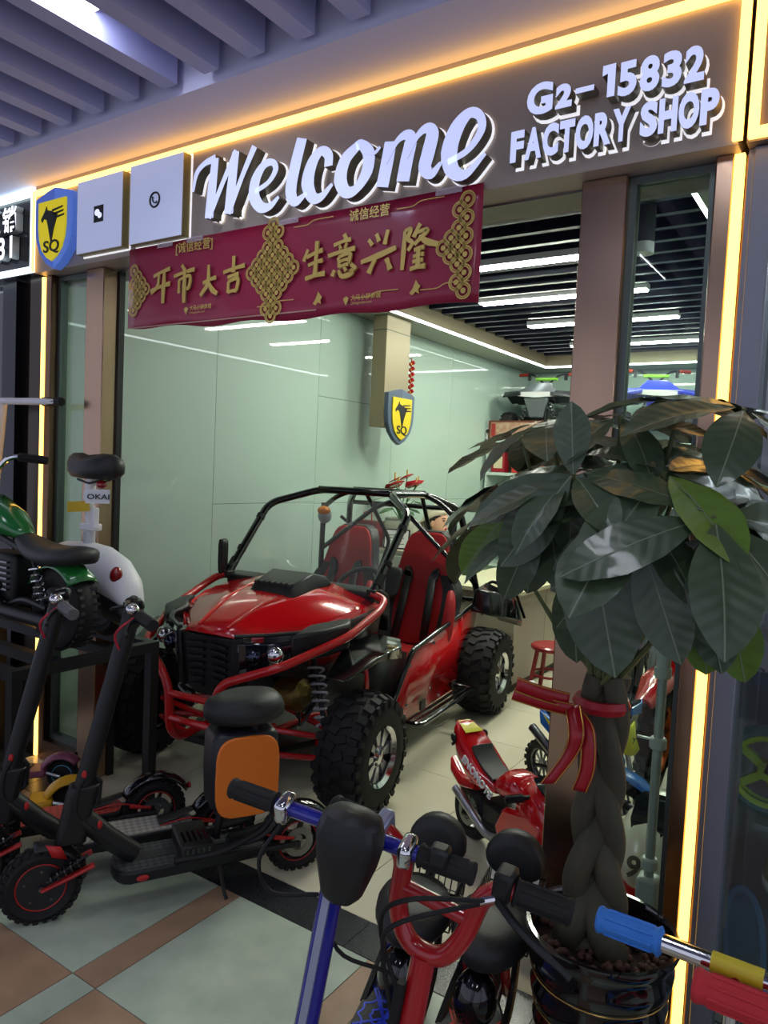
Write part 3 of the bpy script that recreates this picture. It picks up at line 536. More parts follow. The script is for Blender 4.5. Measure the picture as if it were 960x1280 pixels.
# floor pan, dash, steering
K().ext([(-.2, -.2, .2), (.2, -.2, .2), (.46, .35, .2), (.53, .7, .2), (.53, 1.5, .2), (-.53, 1.5, .2), (-.53, .7, .2), (-.46, .35, .2)], (0, 0, .03)).build('floor_pan', BLKM, kart)
K().loft([[(x*.45, y, z) for x in (-1, -.5, 0, .5, 1)]+[(x*.45, y, z-.12) for x in (1, .5, 0, -.5, -1)] for y, z in ((.38, .885), (.46, .90), (.55, .86), (.57, .78))]).build('dashboard', BLK, kart, bev=.01)
K().ring((0, 0, 0), (0, -.75, .65), .135, .014, 28, 8).tube([(-.13, 0, 0), (0, .01, -.03), (.13, 0, 0)], .014, 6).tube([(0, .01, -.03), (0, -.075, -.095)], .014, 6).cyl((0, .02, -.03), (0, -.14, .0-.15), .02, n=10).build('steering_wheel', BLK, kart).location = (.225, .64, .845)
m = MB(); random.seed(3)
for i in range(7): m.ell((.12+.035*i+random.uniform(-.01, .01), .53+random.uniform(-.02, .02), .835+random.uniform(-.01, .015)), (.016, .014, .03), (random.random(), random.random(), 0), 8, 6)
m.build('plastic_wrap', M('white_film', '#d8d6d2', .3), kart)
# engine block behind and under the hood
K().bb(-.16, .16, 0, .3, .36, .6).build('battery_box', BLKM, kart, bev=.02); K().bb(-.25, .25, 1.62, 1.95, .3, .62).build('engine', BLKM, kart, bev=.02)
m = MB(); m.lathe([(.06, 0), (.075, .03), (.075, .12), (.05, .14)], (.2, -.02, .46), (1, .0, .0), 16); m.build('gear_case', M('brass_casting', '#8a7540', .35, metal=.9, bump=(60, .3)), kart)
m = MB()
for i in range(5): m.tube(catmull([(.1, .05, .55), (.18+.03*i, -.02, .48-.02*i), (.28, .05, .42-.03*i), (.36, .15, .5)], 5), .006, 5)
m.build('cables', BLK, kart)
# roll cage
ct = lambda pts, r=.0215, f=.05, n='cage_tube': K().tube(fillet(pts, f, 6), r, 10).build(n, BLKG, kart)
for sd in (1, -1):
    ct([(sd*.445, .37, .875), (sd*.45, .74, 1.262), (sd*.235, .93, 1.348), (sd*.25, 1.40, 1.34), (sd*.40, 1.60, 1.255), (sd*.50, 1.78, .64)], f=.07)
    ct([(sd*.46, 1.36, 1.25), (sd*.47, 1.36, .25)], .018); ct([(sd*.46, 1.36, .95), (sd*.10, 1.40, 1.24), (0, 1.4, 1.28)], .015); ct([(sd*.25, 1.38, 1.34), (sd*.36, 1.36, 1.30), (sd*.46, 1.36, 1.22)], .016)
    ct([(sd*.50, 1.78, .66), (sd*.57, .60, .58), (sd*.55, .44, .34), (sd*.53, .42, .2)], .015, .06, 'side_rail'); ct([(sd*.20, 1.45, 1.33), (sd*.16, 1.75, 1.0), (sd*.35, 1.9, .62)], .014)
    ct([(sd*.48, 1.62, 1.15), (sd*.30, 1.80, .95), (sd*.48, 1.80, .72)], .013)
    for a, b in (((.448, .41, .915), (.452, .455, .96)), ((.452, .50, 1.005), (.452, .515, 1.025)), ((.45, .66, 1.175), (.45, .675, 1.195))): MB().cyl((sd*a[0], a[1], a[2]), (sd*b[0], b[1], b[2]), .025).build('clamp', BLKM, kart)
    MB().box((sd*.445, .385, .885), (.05, .06, .04)).build('pillar_foot', BLKM, kart, bev=.005)
ct([(-.235, .94, 1.352), (.235, .94, 1.352)]); ct([(-.25, 1.38, 1.345), (.25, 1.38, 1.345)]); ct([(-.40, 1.60, 1.255), (.40, 1.60, 1.255)], .016); ct([(-.5, 1.78, .66), (.5, 1.78, .66)], .016)
ct([(-.24, 1.15, 1.345), (.24, 1.38, 1.345)], .014)
# windscreen
K().add([(-.43, .42, .90), (.43, .42, .90), (.435, .73, 1.245), (.26, .84, 1.30), (-.26, .84, 1.30), (-.435, .73, 1.245)], [(0, 1, 2, 3, 4, 5)]).build('windscreen', M('clear_acrylic', '#f3f8f8', .02, alpha=.035, spec=.8), kart, sm=0, sol=.004)
# mirror and lamp
m = K().loft([[(x*w-.475, y, z) for x, y in ((-1, .37), (-.6, .35), (.6, .35), (1, .37), (.6, .40), (-.6, .40))] for z, w in ((.885, .012), (.90, .022), (.96, .026), (1.04, .026), (1.065, .02), (1.072, .012))]); m.build('mirror', BLK, kart, bev=.004)
m = MB().ell((-.40, 1.28, 1.17), (.045, .045, .05)); m.build('round_mirror', M('mirror_grey', '#8f989a', .3), kart); MB().ell((-.395, 1.26, 1.205), (.042, .042, .03)).build('amber_lamp', M('amber', '#c8741c', .25), kart)
# seats
def seat(x0):
    H = [(0, .20), (.08, .235), (.20, .255), (.30, .255), (.36, .235), (.42, .182), (.50, .168), (.58, .155), (.645, .13), (.675, .08)]
    rows, bk = [], []
    for h, w in H:
        z = .44+h; yb = 1.245+.27*h; cup = .075*max(0, 1-h/.42)
        rows.append([(x0+u*w, yb+(.0 if abs(u) < .5 else -(abs(u)-.5)*2*cup)+(.012 if abs(u) == 1 else 0), z) for u in (-1, -.93, -.8, -.62, -.4, 0, .4, .62, .8, .93, 1)])
        bk.append([(x, y+.075, z2) for x, y, z2 in rows[-1]])
    m = MB()
    for cols, mi in (((0, 1, 2), 1), ((2, 3), 1), ((3, 4), 0), ((4, 5, 6), 0), ((6, 7), 0), ((7, 8), 1), ((8, 9, 10), 1)):
        for a, b in zip(cols, cols[1:]):
            m.cur = mi
            for i in range(len(rows)-1):
                mi2 = mi if i < 5 else 0
                m.cur = mi2; m.add([rows[i][a], rows[i][b], rows[i+1][b], rows[i+1][a]], [(0, 1, 2, 3)])
    bm_ = m.build('backrest', [REDL, LEATH], kart, sm=60)
    me = bm_.data; b2 = bmesh.new(); b2.from_mesh(me); bmesh.ops.remove_doubles(b2, verts=b2.verts, dist=1e-4); bmesh.ops.recalc_face_normals(b2, faces=b2.faces); b2.to_mesh(me); b2.free()
    q = bm_.modifiers.new('thick', 'SOLIDIFY'); q.thickness = .05; q.offset = -1; q = bm_.modifiers.new('sub', 'SUBSURF'); q.levels = q.render_levels = 2
    MB().loft([[(p[0], p[1]+.02, p[2]) for p in r]+[(p[0]*.97+x0*.03, p[1]+.03, p[2]) for p in b[::-1]] for r, b in zip(rows, bk)]).build('seat_shell', LEATH, kart, sm=60)
    for sd in (1, -1):
        m = MB().tube(catmull([(x0+sd*.225, 1.185, .46), (x0+sd*.25, 1.18, .58), (x0+sd*.252, 1.21, .70), (x0+sd*.235, 1.255, .79)], 5), [.024, .028, .032, .034, .035, .035, .035, .035, .035, .034, .033, .031, .029, .026, .022, .015], 10); m.build('side_bolster', REDL, kart)
        yy = 1.245+.27*.40-.012
        m = MB().ext([(x0+sd*(.085+.03*math.cos(a)+.012*math.sin(a)), yy-.006+.012*math.sin(a), .845+.055*math.sin(a)) for a in [2*PI*i/18 for i in range(18)]], (0, .03, 0)); o = m.build('harness_slot', BLKG, kart, bev=.004)
        MB().add([(x0+sd*.055, yy-.012, .84), (x0+sd*.105, yy-.012, .84), (x0+sd*.12, 1.20, .48), (x0+sd*.07, 1.20, .48)], [(0, 1, 2, 3)]).build('harness_strap', LEATH, kart, sol=.008)
    MB().loft([[(x0+u*.225, y, z+(.03 if abs(u) > .75 else 0)) for u in (-1, -.8, -.4, 0, .4, .8, 1)]+[(x0+u*.21, y, .34) for u in (1, .8, .4, 0, -.4, -.8, -1)] for y, z in ((.80, .41), (.84, .45), (1.0, .44), (1.2, .43), (1.27, .45))]).build('seat_cushion', REDL, kart, sub=1)
seat(-.27); seat(.27)
K().loft([[(.10+u*.09, y+.02*u*u, z) for u in (-1, -.6, 0, .6, 1)]+[(.10+u*.09, y+.04, z) for u in (1, .6, 0, -.6, -1)] for y, z in ((1.15, .70), (1.19, .78), (1.22, .86), (1.24, .90))]).build('belt_pad', LEATH, kart, sub=1)
# side panels, steps
for sd in (1, -1):
    K().grid([[(sd*.555, .46, .30), (sd*.555, .50, .23)], [(sd*.56, .60, .56), (sd*.552, .62, .22)], [(sd*.545, .95, .588), (sd*.545, .95, .212)], [(sd*.525, 1.35, .618), (sd*.535, 1.25, .205)], [(sd*.508, 1.73, .643), (sd*.53, 1.45, .20)]]).build('side_panel', RED, kart, sol=.006)
    m = MB()
    for y, z in ((.60, .50), (.58, .30), (1.0, .245), (1.40, .24), (1.66, .60), (.9, .56)): m.cyl((sd*.556, y, z), (sd*.568, y, z), .009, n=8)
    m.build('rivets', ALU, kart); MB().box((sd*.565, .78, .25), (.01, .06, .05)).box((sd*.565, 1.22, .25), (.01, .06, .05)).build('step_bracket', BLKM, kart)
    K().tube(fillet([(sd*.54, .48, .25), (sd*.69, .48, .25), (sd*.69, 1.22, .25), (sd*.54, 1.22, .25)], .05), .012, 8).tube([(sd*.615, .49, .25), (sd*.615, 1.21, .25)], .009, 6).tube([(sd*.65, .49, .25), (sd*.65, 1.21, .25)], .009, 6).build('side_step', BLKG, kart)
    # rear mudguard
    K().loft([[(sd*.50, 1.60, .62), (sd*.52, 1.62, .76), (sd*.62, 1.63, .75), (sd*.64, 1.62, .60)], [(sd*.52, 1.74, .62), (sd*.54, 1.76, .79), (sd*.71, 1.78, .73), (sd*.745, 1.76, .57)], [(sd*.54, 1.90, .58), (sd*.56, 1.92, .72), (sd*.72, 1.93, .66), (sd*.755, 1.92, .52)], [(sd*.56, 2.0, .50), (sd*.58, 2.02, .60), (sd*.70, 2.02, .57), (sd*.73, 2.0, .48)]]).build('rear_mudguard', BLKG, kart, bev=.012)
    K().tube(fillet([(sd*.50, 1.72, .64), (sd*.56, 1.80, .80), (sd*.72, 1.84, .735), (sd*.765, 1.92, .56)], .04), .01, 6).build('mudguard_rim', BLKG, kart)
# ---------------------------------------------------------------- two-wheelers
def chk_mat(name, c1, c2, sc=60):
    if name in MATS: return MATS[name]
    m = M(name, c1, .55); nt = m.node_tree; b = nt.nodes['Principled BSDF']; tc = nt.nodes.new('ShaderNodeTexCoord'); mp = nt.nodes.new('ShaderNodeMapping'); mp.inputs['Rotation'].default_value = (0, 0, R(45)); ck = nt.nodes.new('ShaderNodeTexChecker')
    ck.inputs['Scale'].default_value = sc; ck.inputs['Color1'].default_value = lin(c1); ck.inputs['Color2'].default_value = lin(c2)
    nt.links.new(tc.outputs['Object'], mp.inputs[0]); nt.links.new(mp.outputs[0], ck.inputs[0]); nt.links.new(ck.outputs[0], b.inputs['Base Color'])
    bp = nt.nodes.new('ShaderNodeBump'); bp.inputs['Strength'].default_value = .4; bp.inputs['Distance'].default_value = .002; nt.links.new(ck.outputs['Fac'], bp.inputs['Height']); nt.links.new(bp.outputs[0], b.inputs['Normal']); return m
def tyre(parent, y, z, Rt, w, rim, mat=RUB, name='tyre', knobs=0, x=0, kh=.006):
    """wheel turning about the x axis, joined tread lugs if knobs"""
    h = w/2; r0 = rim
    t = MB().lathe([(r0, -h*.8), (r0+.01, -h*.95), ((r0+Rt)/2, -h*1.05), (Rt-.01, -h*.8), (Rt, -h*.3), (Rt, h*.3), (Rt-.01, h*.8), ((r0+Rt)/2, h*1.05), (r0+.01, h*.95), (r0, h*.8)], (0, 0, 0), (1, 0, 0), 36, False)
    o = t.build(name, mat, parent); o.location = (x, y, z)
    if knobs:
        k = MB()
        for i in range(knobs):
            for u, d in ((-.75, 0), (0, .5), (.75, 0)):
                a = 2*PI*(i+d)/knobs; k.box((u*h*.85, math.cos(a)*(Rt-(.004 if u else 0)), math.sin(a)*(Rt-(.004 if u else 0))), (w*.26, kh*2.2, Rt*PI/knobs*1.1), (a, 0, 0))
        k.build('tread', mat, o, sm=0)['kind'] = 'stuff'
    return o
def hubdisc(o, r, w, mat, name='wheel_disc', ringmat=None, bolts=0):
    MB().lathe([(.001, -w), (r*.96, -w), (r, -w*.8), (r, w*.8), (r*.96, w), (.001, w)], (0, 0, 0), (1, 0, 0), 32).build(name, mat, o)
    if ringmat:
        m = MB()
        for s in (1, -1): m.ring((s*w, 0, 0), (1, 0, 0), r*.93, .0022, 36, 4)
        m.build('rim_stripe', ringmat, o)
    if bolts:
        m = MB()
        for s in (1, -1):
            for i in range(bolts): a = 2*PI*i/bolts+.3; m.cyl((s*w, r*.65*math.cos(a), r*.65*math.sin(a)), (s*(w+.003), r*.65*math.cos(a), r*.65*math.sin(a)), .004, n=6)
            m.cyl((s*w, 0, 0), (s*(w+.012), 0, 0), .009, n=6)
        m.build('bolts', STEEL, o)
def spokes(o, r, n, w, mat, th=.012, name='spoke_rim', ringmat=None):
    m = MB()
    for i in range(n):
        a = 2*PI*i/n; m.box((0, math.cos(a)*r*.5, math.sin(a)*r*.5), (w, r, th), (a, 0, 0))
    m.cyl((-w*.8, 0, 0), (w*.8, 0, 0), r*.28, n=16); m.build(name, mat, o); MB().lathe([(r*.9, -w*.9), (r*1.03, -w), (r*1.03, w), (r*.9, w*.9)], (0, 0, 0), (1, 0, 0), 32, False).build('rim', ringmat or mat, o, sol=.004)
def grip(parent, a, b, r=.017, mat=RUB, name='grip'):
    a, b = V(a), V(b); d = b-a; pts = [a+d*t for t in (0, .04, .05, .10, .9, .96, 1)]; 
    o = MB().tube(pts, [r*.9, r*1.2, r*1.2, r, r, r*1.12, r*1.0], 14).build(name, mat, parent); m = MB()
    x, y = frame_of(d)
    for i in range(8): q = 2*PI*i/8; e = (x*math.cos(q)+y*math.sin(q))*r; m.tube([a+d*.14+e, a+d*.86+e], r*.12, 4)
    m.build('grip_ribs', mat, o); return o
def lever(parent, a, d, mat=BLKM):
    a = V(a); d = V(d); m = MB().tube(catmull([a, a+d*.3+V((0, -.02, -.005)), a+d*.7+V((0, -.03, -.012)), a+d+V((0, -.03, -.02))], 4), [.007]*9+[.005]*3+[.007], 6); return m.build('brake_lever', mat, parent)
def web_print(parent, c, z, w, l, mat):
    """spider-web print lying on a deck: spokes and scalloped rings clipped to the deck"""
    m = MB(); cx, cy = c; sp = 10; cl = lambda x, y: (max(-w, min(w, x)), max(-l[0], min(l[1], y)))
    dirs = [2*PI*i/sp+.2 for i in range(sp)]
    for a in dirs: 
        r = .26; ex, ey = cl(cx+r*math.cos(a), cy+r*math.sin(a)); ribbon(m, [(cx, cy), (ex, ey)], [.006, .005], z, z+.0012, 3)
    for r in (.035, .065, .10, .14, .185):
        for i in range(sp):
            a, b = dirs[i], dirs[i]+2*PI/sp; p = (cx+r*math.cos(a), cy+r*math.sin(a)); q = (cx+r*math.cos(b), cy+r*math.sin(b)); mid = (cx+r*.86*math.cos((a+b)/2), cy+r*.86*math.sin((a+b)/2))
            if all(abs(t[0]) < w and -l[0] < t[1] < l[1] for t in (p, q)): ribbon(m, [p, mid, q], .0045, z, z+.0012, 3)
    return m.build('web_print', mat, parent, sm=0)
def escooter(label, loc, rz, deckmat, seat=False, s=1., grey_grip=False, dw=.074):
    t = root('electric_scooter', label, 'scooter', loc, rz, 'black electric scooters in a row'); t.scale = (s, s, s); L = .86; RD = M('scooter_red', '#b3201f', .4)
    f = tyre(t, 0, .118, .118, .055, .078, knobs=26, name='front_wheel'); hubdisc(f, .08, .022, M('disc_black', '#1d1e20', .4), ringmat=RD, bolts=5)
    r = tyre(t, L, .112, .112, .05, .075, name='rear_wheel', knobs=26); spokes(r, .076, 5, .02, STEEL, ringmat=BLKM); MB().ring((.024, 0, 0), (1, 0, 0), .073, .0018, 32, 4).build('rim_stripe', RD, r); m = MB().lathe([(.03, .030), (.055, .030), (.055, .033), (.03, .033)], (0, 0, 0), (1, 0, 0), 24, False).build('brake_disc', STEEL, r)
    for sd in (1, -1):
        MB().tube([(sd*.040, 0, .115), (sd*.042, .07, .142), (sd*.044, .155, .175)], [.008, .012, .013], 8, flat=.6).build('swing_arm', RD, t); m = shock(t, (sd*.048, .015, .145), (sd*.05, .135, .215), .014, BLKG, 5, .004)
        MB().tube([(sd*.042, L, .112), (sd*.05, L-.12, .118), (sd*.06, L-.18, .118)], .011, 6).build('rear_stay', BLKM, t)
        MB().tube([(sd*.03, L-.02, .13), (sd*.045, L-.1, .15)], .006, 6).build('brake_caliper', RD, t)
    def arch(y0, z0, rad, a0, a1, w, n, name, mat):
        m = MB(); rows = []
        for i in range(n+1):
            a = R(a0+(a1-a0)*i/n); rows.append([(u*w, y0+math.cos(a)*(rad-abs(u)**2*.014), z0+math.sin(a)*(rad-abs(u)**2*.014)) for u in (-1, -.8, -.4, 0, .4, .8, 1)])
        return m.grid(rows).build(name, mat, t, sol=.005, sm=60)
    arch(0, .118, .138, 100, 5, .036, 12, 'front_fender', BLK); MB().add([(.037, .01, .262), (.037, .055, .25), (.037, .075, .205), (.037, .03, .22)], [(0, 1, 2, 3)]).build('fender_flash', RD, t, sol=.006)
    rf = arch(L, .112, .145, 150, 30, .036, 12, 'rear_fender', BLKG); MB().ell((0, L+.132, .185), (.018, .008, .012)).build('tail_light', LENS, rf)
    MB().tube([(0, L-.125, .185), (0, L-.2, .165), (0, L-.25, .158)], [.02, .03, .035], 8, flat=.3).build('fender_tongue', BLK, rf)
    # neck and stem
    MB().loft([[(u*.034, y+v*.045, z) for u, v in ((-1, -.7), (-.6, -1), (.6, -1), (1, -.7), (1, .7), (.6, 1), (-.6, 1), (-1, .7))] for y, z in ((.085, .245), (.095, .30), (.115, .40), (.125, .43))]).build('fold_joint', BLKM, t, bev=.006)
    MB().tube([(0, .10, .34), (0, .20, .235), (0, .285, .165)], [.034, .036, .034], 12).build('neck_tube', BLKM, t)
    MB().tube([(0, .115, .40), (0, .262, 1.0)], .029, 12).build('stem', BLKM, t); MB().tube([(0, .155, .45), (0, .17, .43), (0, .165, .36), (0, .15, .35)], .010, 8).build('fold_latch', BLKM, t)
    for z, x, y in ((.47, .027, .12), (.30, .034, .17), (.475, -.027, .12)): MB().ell((x, y, z), (.004, .008, .014)).build('reflector', RD, t)
    MB().tube(catmull([(.028, .12, .46), (.036, .10, .42), (.036, .10, .34), (.034, .16, .27)], 5), .007, 6).build('cable_sleeve', RUB, t)
    MB().tube(catmull([(.03, L-.25, .15), (.035, L-.15, .165), (.03, L-.05, .14)], 5), .003, 5).build('brake_cable', RD, t)
    # deck
    def outline(w, y0, y1, n=8):
        a = []
        for i in range(n+1): q = PI+PI*i/n; a.append((w*math.cos(q), y0+w*.55+w*.55*math.sin(q)))
        for i in range(n+1): q = PI*i/n; a.append((w*.85*math.cos(q)*(1), y1-w*.4+w*.4*math.sin(q)))
        return a
    MB().ext([(x, y, .108) for x, y in outline(dw, .21, .74)], (0, 0, .039)).build('deck', BLKM, t, bev=.006); MB().ext([(x*.93, y, .147) for x, y in outline(dw, .217, .733)], (0, 0, .004)).build('deck_mat', deckmat, t)
    MB().ext([(x*.3, .30+(y-.21)*.22, .1512) for x, y in outline(.088, .21, .74)], (0, 0, .0012)).build('deck_badge', DKG, t); MB().box((0, L-.13, .118), (.09, .09, .03)).build('tail_block', BLKM, t)
    MB().ell((dw+.001, .30, .125), (.006, .02, .01)).build('side_reflector', RD, t); MB().tube([(.06, .56, .10), (.10, .57, .02), (.115, .575, .004)], .007, 6).build('kickstand', BLKM, t)
    # handlebar
    h = MB().tube(fillet([(-.205, .29, .985), (-.10, .262, .995), (.10, .262, .995), (.205, .29, .985)], .06), .013, 10).build('handlebar', BLKM, t); MB().box((0, .262, 1.01), (.07, .06, .03), (.2, 0, 0)).build('display', BLKG, t, bev=.008)
    gm = M('grip_grey', '#5a5a5c', .6) if grey_grip else RUB
    for sd in (1, -1): grip(h, (sd*.115, .266, .993), (sd*.21, .291, .984), .018, gm); lever(h, (sd*.11, .255, .985), (sd*.10, -.01, -.01))
    MB().ell((.10, .245, 1.015), (.022, .022, .018)).build('bell', CHROME, h); MB().tube(catmull([(.10, .25, .99), (.06, .20, .93), (.01, .225, .85)], 5), .004, 5).build('cable', M('red_cable', '#b32335', .5), h)
    if seat:
        s_ = MB()
        for sd in (1, -1): s_.tube(fillet([(sd*.062, .50, .165), (sd*.075, .70, .175), (sd*.075, .76, .24), (sd*.06, .73, .40), (sd*.05, .66, .60)], .05), .012, 8)
        s_.tube([(0, .56, .17), (0, .63, .60)], .015, 8); s_.build('seat_frame', BLKM, t)
        MB().loft([[(u*w, .64+v*d, z) for u, v in ((-1, -.8), (-.8, -1), (.8, -1), (1, -.8), (1, .8), (.8, 1), (-.8, 1), (-1, .8))] for z, w, d in ((.275, .055, .09), (.30, .078, .115), (.42, .082, .12), (.54, .08, .118), (.565, .068, .10))]).build('storage_box', M('navy_box', '#1b1d24', .45), t, bev=.012)
        q = [(.085, .64+.112*math.copysign(min(1, abs(math.cos(a))**.5), math.cos(a)), .415+.142*math.copysign(min(1, abs(math.sin(a))**.5), math.sin(a))) for a in [2*PI*i/28 for i in range(28)]]
        MB().ext(q, (.014, 0, 0)).build('box_lid', ORG, t, bev=.006)
        rows = []
        for z, k in ((.588, .55), (.592, .85), (.61, .99), (.635, 1.0), (.66, .93), (.675, .78), (.682, .5), (.684, .2)):
            rows.append([(k*.115*math.cos(a)*(1-.22*max(0, -math.sin(a))), .645+k*.145*math.sin(a), z+(.006*math.sin(a) if k < .9 else 0)) for a in [2*PI*i/24 for i in range(24)]])
        MB().loft(rows).build('saddle', LEATH, t, sm=70)
        MB().loft([[(x, y, z) for x, z in ((-.085, .152), (.10, .152), (.105, .165), (.10, .205), (-.085, .205))] for y in (.42, .53)]).build('foot_plate', BLKM, t, bev=.008); m = MB()
        for i in range(5): m.box((.0+.09, .44+.018*i, .19), (.034, .008, .02)).box((.03, .44+.018*i, .2055), (.07, .008, .003))
        m.build('plate_slots', BLKG, t); MB().tube(fillet([(.095, .40, .165), (.10, .56, .165), (.07, .72, .21), (.075, .76, .3)], .06), .012, 8).build('side_bar', BLKM, t)
    return t
DK1, DK2, DK3 = chk_mat('grip_black', '#45494d', '#2e3134'), chk_mat('grip_grey_mat', '#7d7874', '#9b9691'), chk_mat('grip_red_mat', '#c24d45', '#a03a34')
HD = R(60-90)
escooter('black electric scooter with padded seat over an orange storage box, nearest of the row', (-2.133, 1.333, 0), HD, DK1, True, dw=.092)
escooter('black electric scooter with grey checkered deck, second of the row', (-2.43, 1.26, 0), HD, DK2, grey_grip=True)
escooter('black electric scooter with red checkered deck, third of the row', (-2.72, 1.165, 0), HD, DK3, s=1.0)
# yellow kick scooter and small one with a blue-ringed wheel, under the rack
def kick(label, loc, rz, body, wheelcol, deckm, s=1., bar=None, gripm=RUB, h=.80, tube=CHROME, barw=.19, name='kick_scooter', collar=None, glen=.10, gr=.019):
    t = root(name, label, 'scooter', loc, rz, 'small kick scooters'); t.scale = (s, s, s)
    for y, n in ((0, 'front_wheel'), (.56, 'rear_wheel')):
        o = tyre(t, y, .07, .07, .032, .045, RUB, n); hubdisc(o, .046, .014, BLK, ringmat=wheelcol)
        MB().ring((0, 0, 0), (1, 0, 0), .04, .012, 28, 6).build('wheel_ring', wheelcol, o)
    MB().loft([[(u*w, y, z) for u in (-1, 0, 1)]+[(u*w, y, z-.03) for u in (1, 0, -1)] for y, w, z in ((.06, .03, .12), (.14, .055, .095), (.42, .06, .095), (.50, .05, .10))]).build('deck', body, t, bev=.01); MB().box((0, .29, .0965), (.085, .26, .004)).build('deck_mat', deckm, t)
    rows = []
    for i in range(11): a = R(165-125*i/10); rows.append([(u*.034, .56+math.cos(a)*(.098-.02*u*u), .07+math.sin(a)*(.098-.02*u*u)) for u in (-1, -.6, 0, .6, 1)])
    MB().grid(rows).build('rear_fender', body, t, sol=.006, sm=60); MB().tube([(0, .05, .05), (0, .02, .15), (0, .03, .22)], [.02, .022, .024], 10).build('fork', body, t)
    MB().tube([(.03, .5, .085), (.032, .56, .07)], .008, 6).tube([(-.03, .5, .085), (-.032, .56, .07)], .008, 6).build('rear_stay', ALU, t)
    if h: 
        MB().tube([(0, .03, .2), (0, .09, h)], .015, 12).build('stem', tube, t); b = MB().tube([(-barw, .09, h), (barw, .09, h)], .0135, 12).build('handlebar', tube, t)
        if collar: MB().tube([(-.035, .09, h), (.035, .09, h)], .0155, 12).build('clamp_sleeve', collar, b)
        for sd in (1, -1): grip(b, (sd*(barw-glen), .09, h), (sd*barw, .09, h), gr, gripm)
    return t
kick('yellow plastic kick scooter with ribbed rear fender under the black rack', (-3.03, 1.285, 0), R(-38), M('yellow_plastic', '#d9a21c', .35), STEEL, M('wood_deck', '#a37d55', .5), 1.12, h=0)
kick('small pink scooter with a blue-ringed wheel by the left LED strip', (-3.37, 1.58, 0), R(-52), M('magenta_plastic', '#8a4a63', .4), M('sky_blue', '#5d9fc4', .4), BLK, 1.0, h=0)
# black display rack
def rack(label, x0, x1, y0, y1, z):
    t = root('display_rack', label, 'rack', ((x0+x1)/2, (y0+y1)/2, 0), group='black steel racks'); a, b = (x1-x0)/2, (y1-y0)/2; w = .02
    for sx in (-1, 1):
        for sy in (-1, 1): box('leg', BLKM, t, sx*(a-w)-w, sx*(a-w)+w, sy*(b-w)-w, sy*(b-w)+w, 0, z-.04)
        box('top_rail', BLKM, t, sx*(a-w)-w, sx*(a-w)+w, -b, b, z-.04, z)
    for y in (-b+w, -.12, .12, b-w): box('cross_rail', BLKM, t, -a+2*w, a-2*w, y-w, y+w, z-.04, z)
    return t
rack('black square-tube display rack carrying the green bike and white scooter', -3.62, -2.435, 1.40, 2.03, .735)
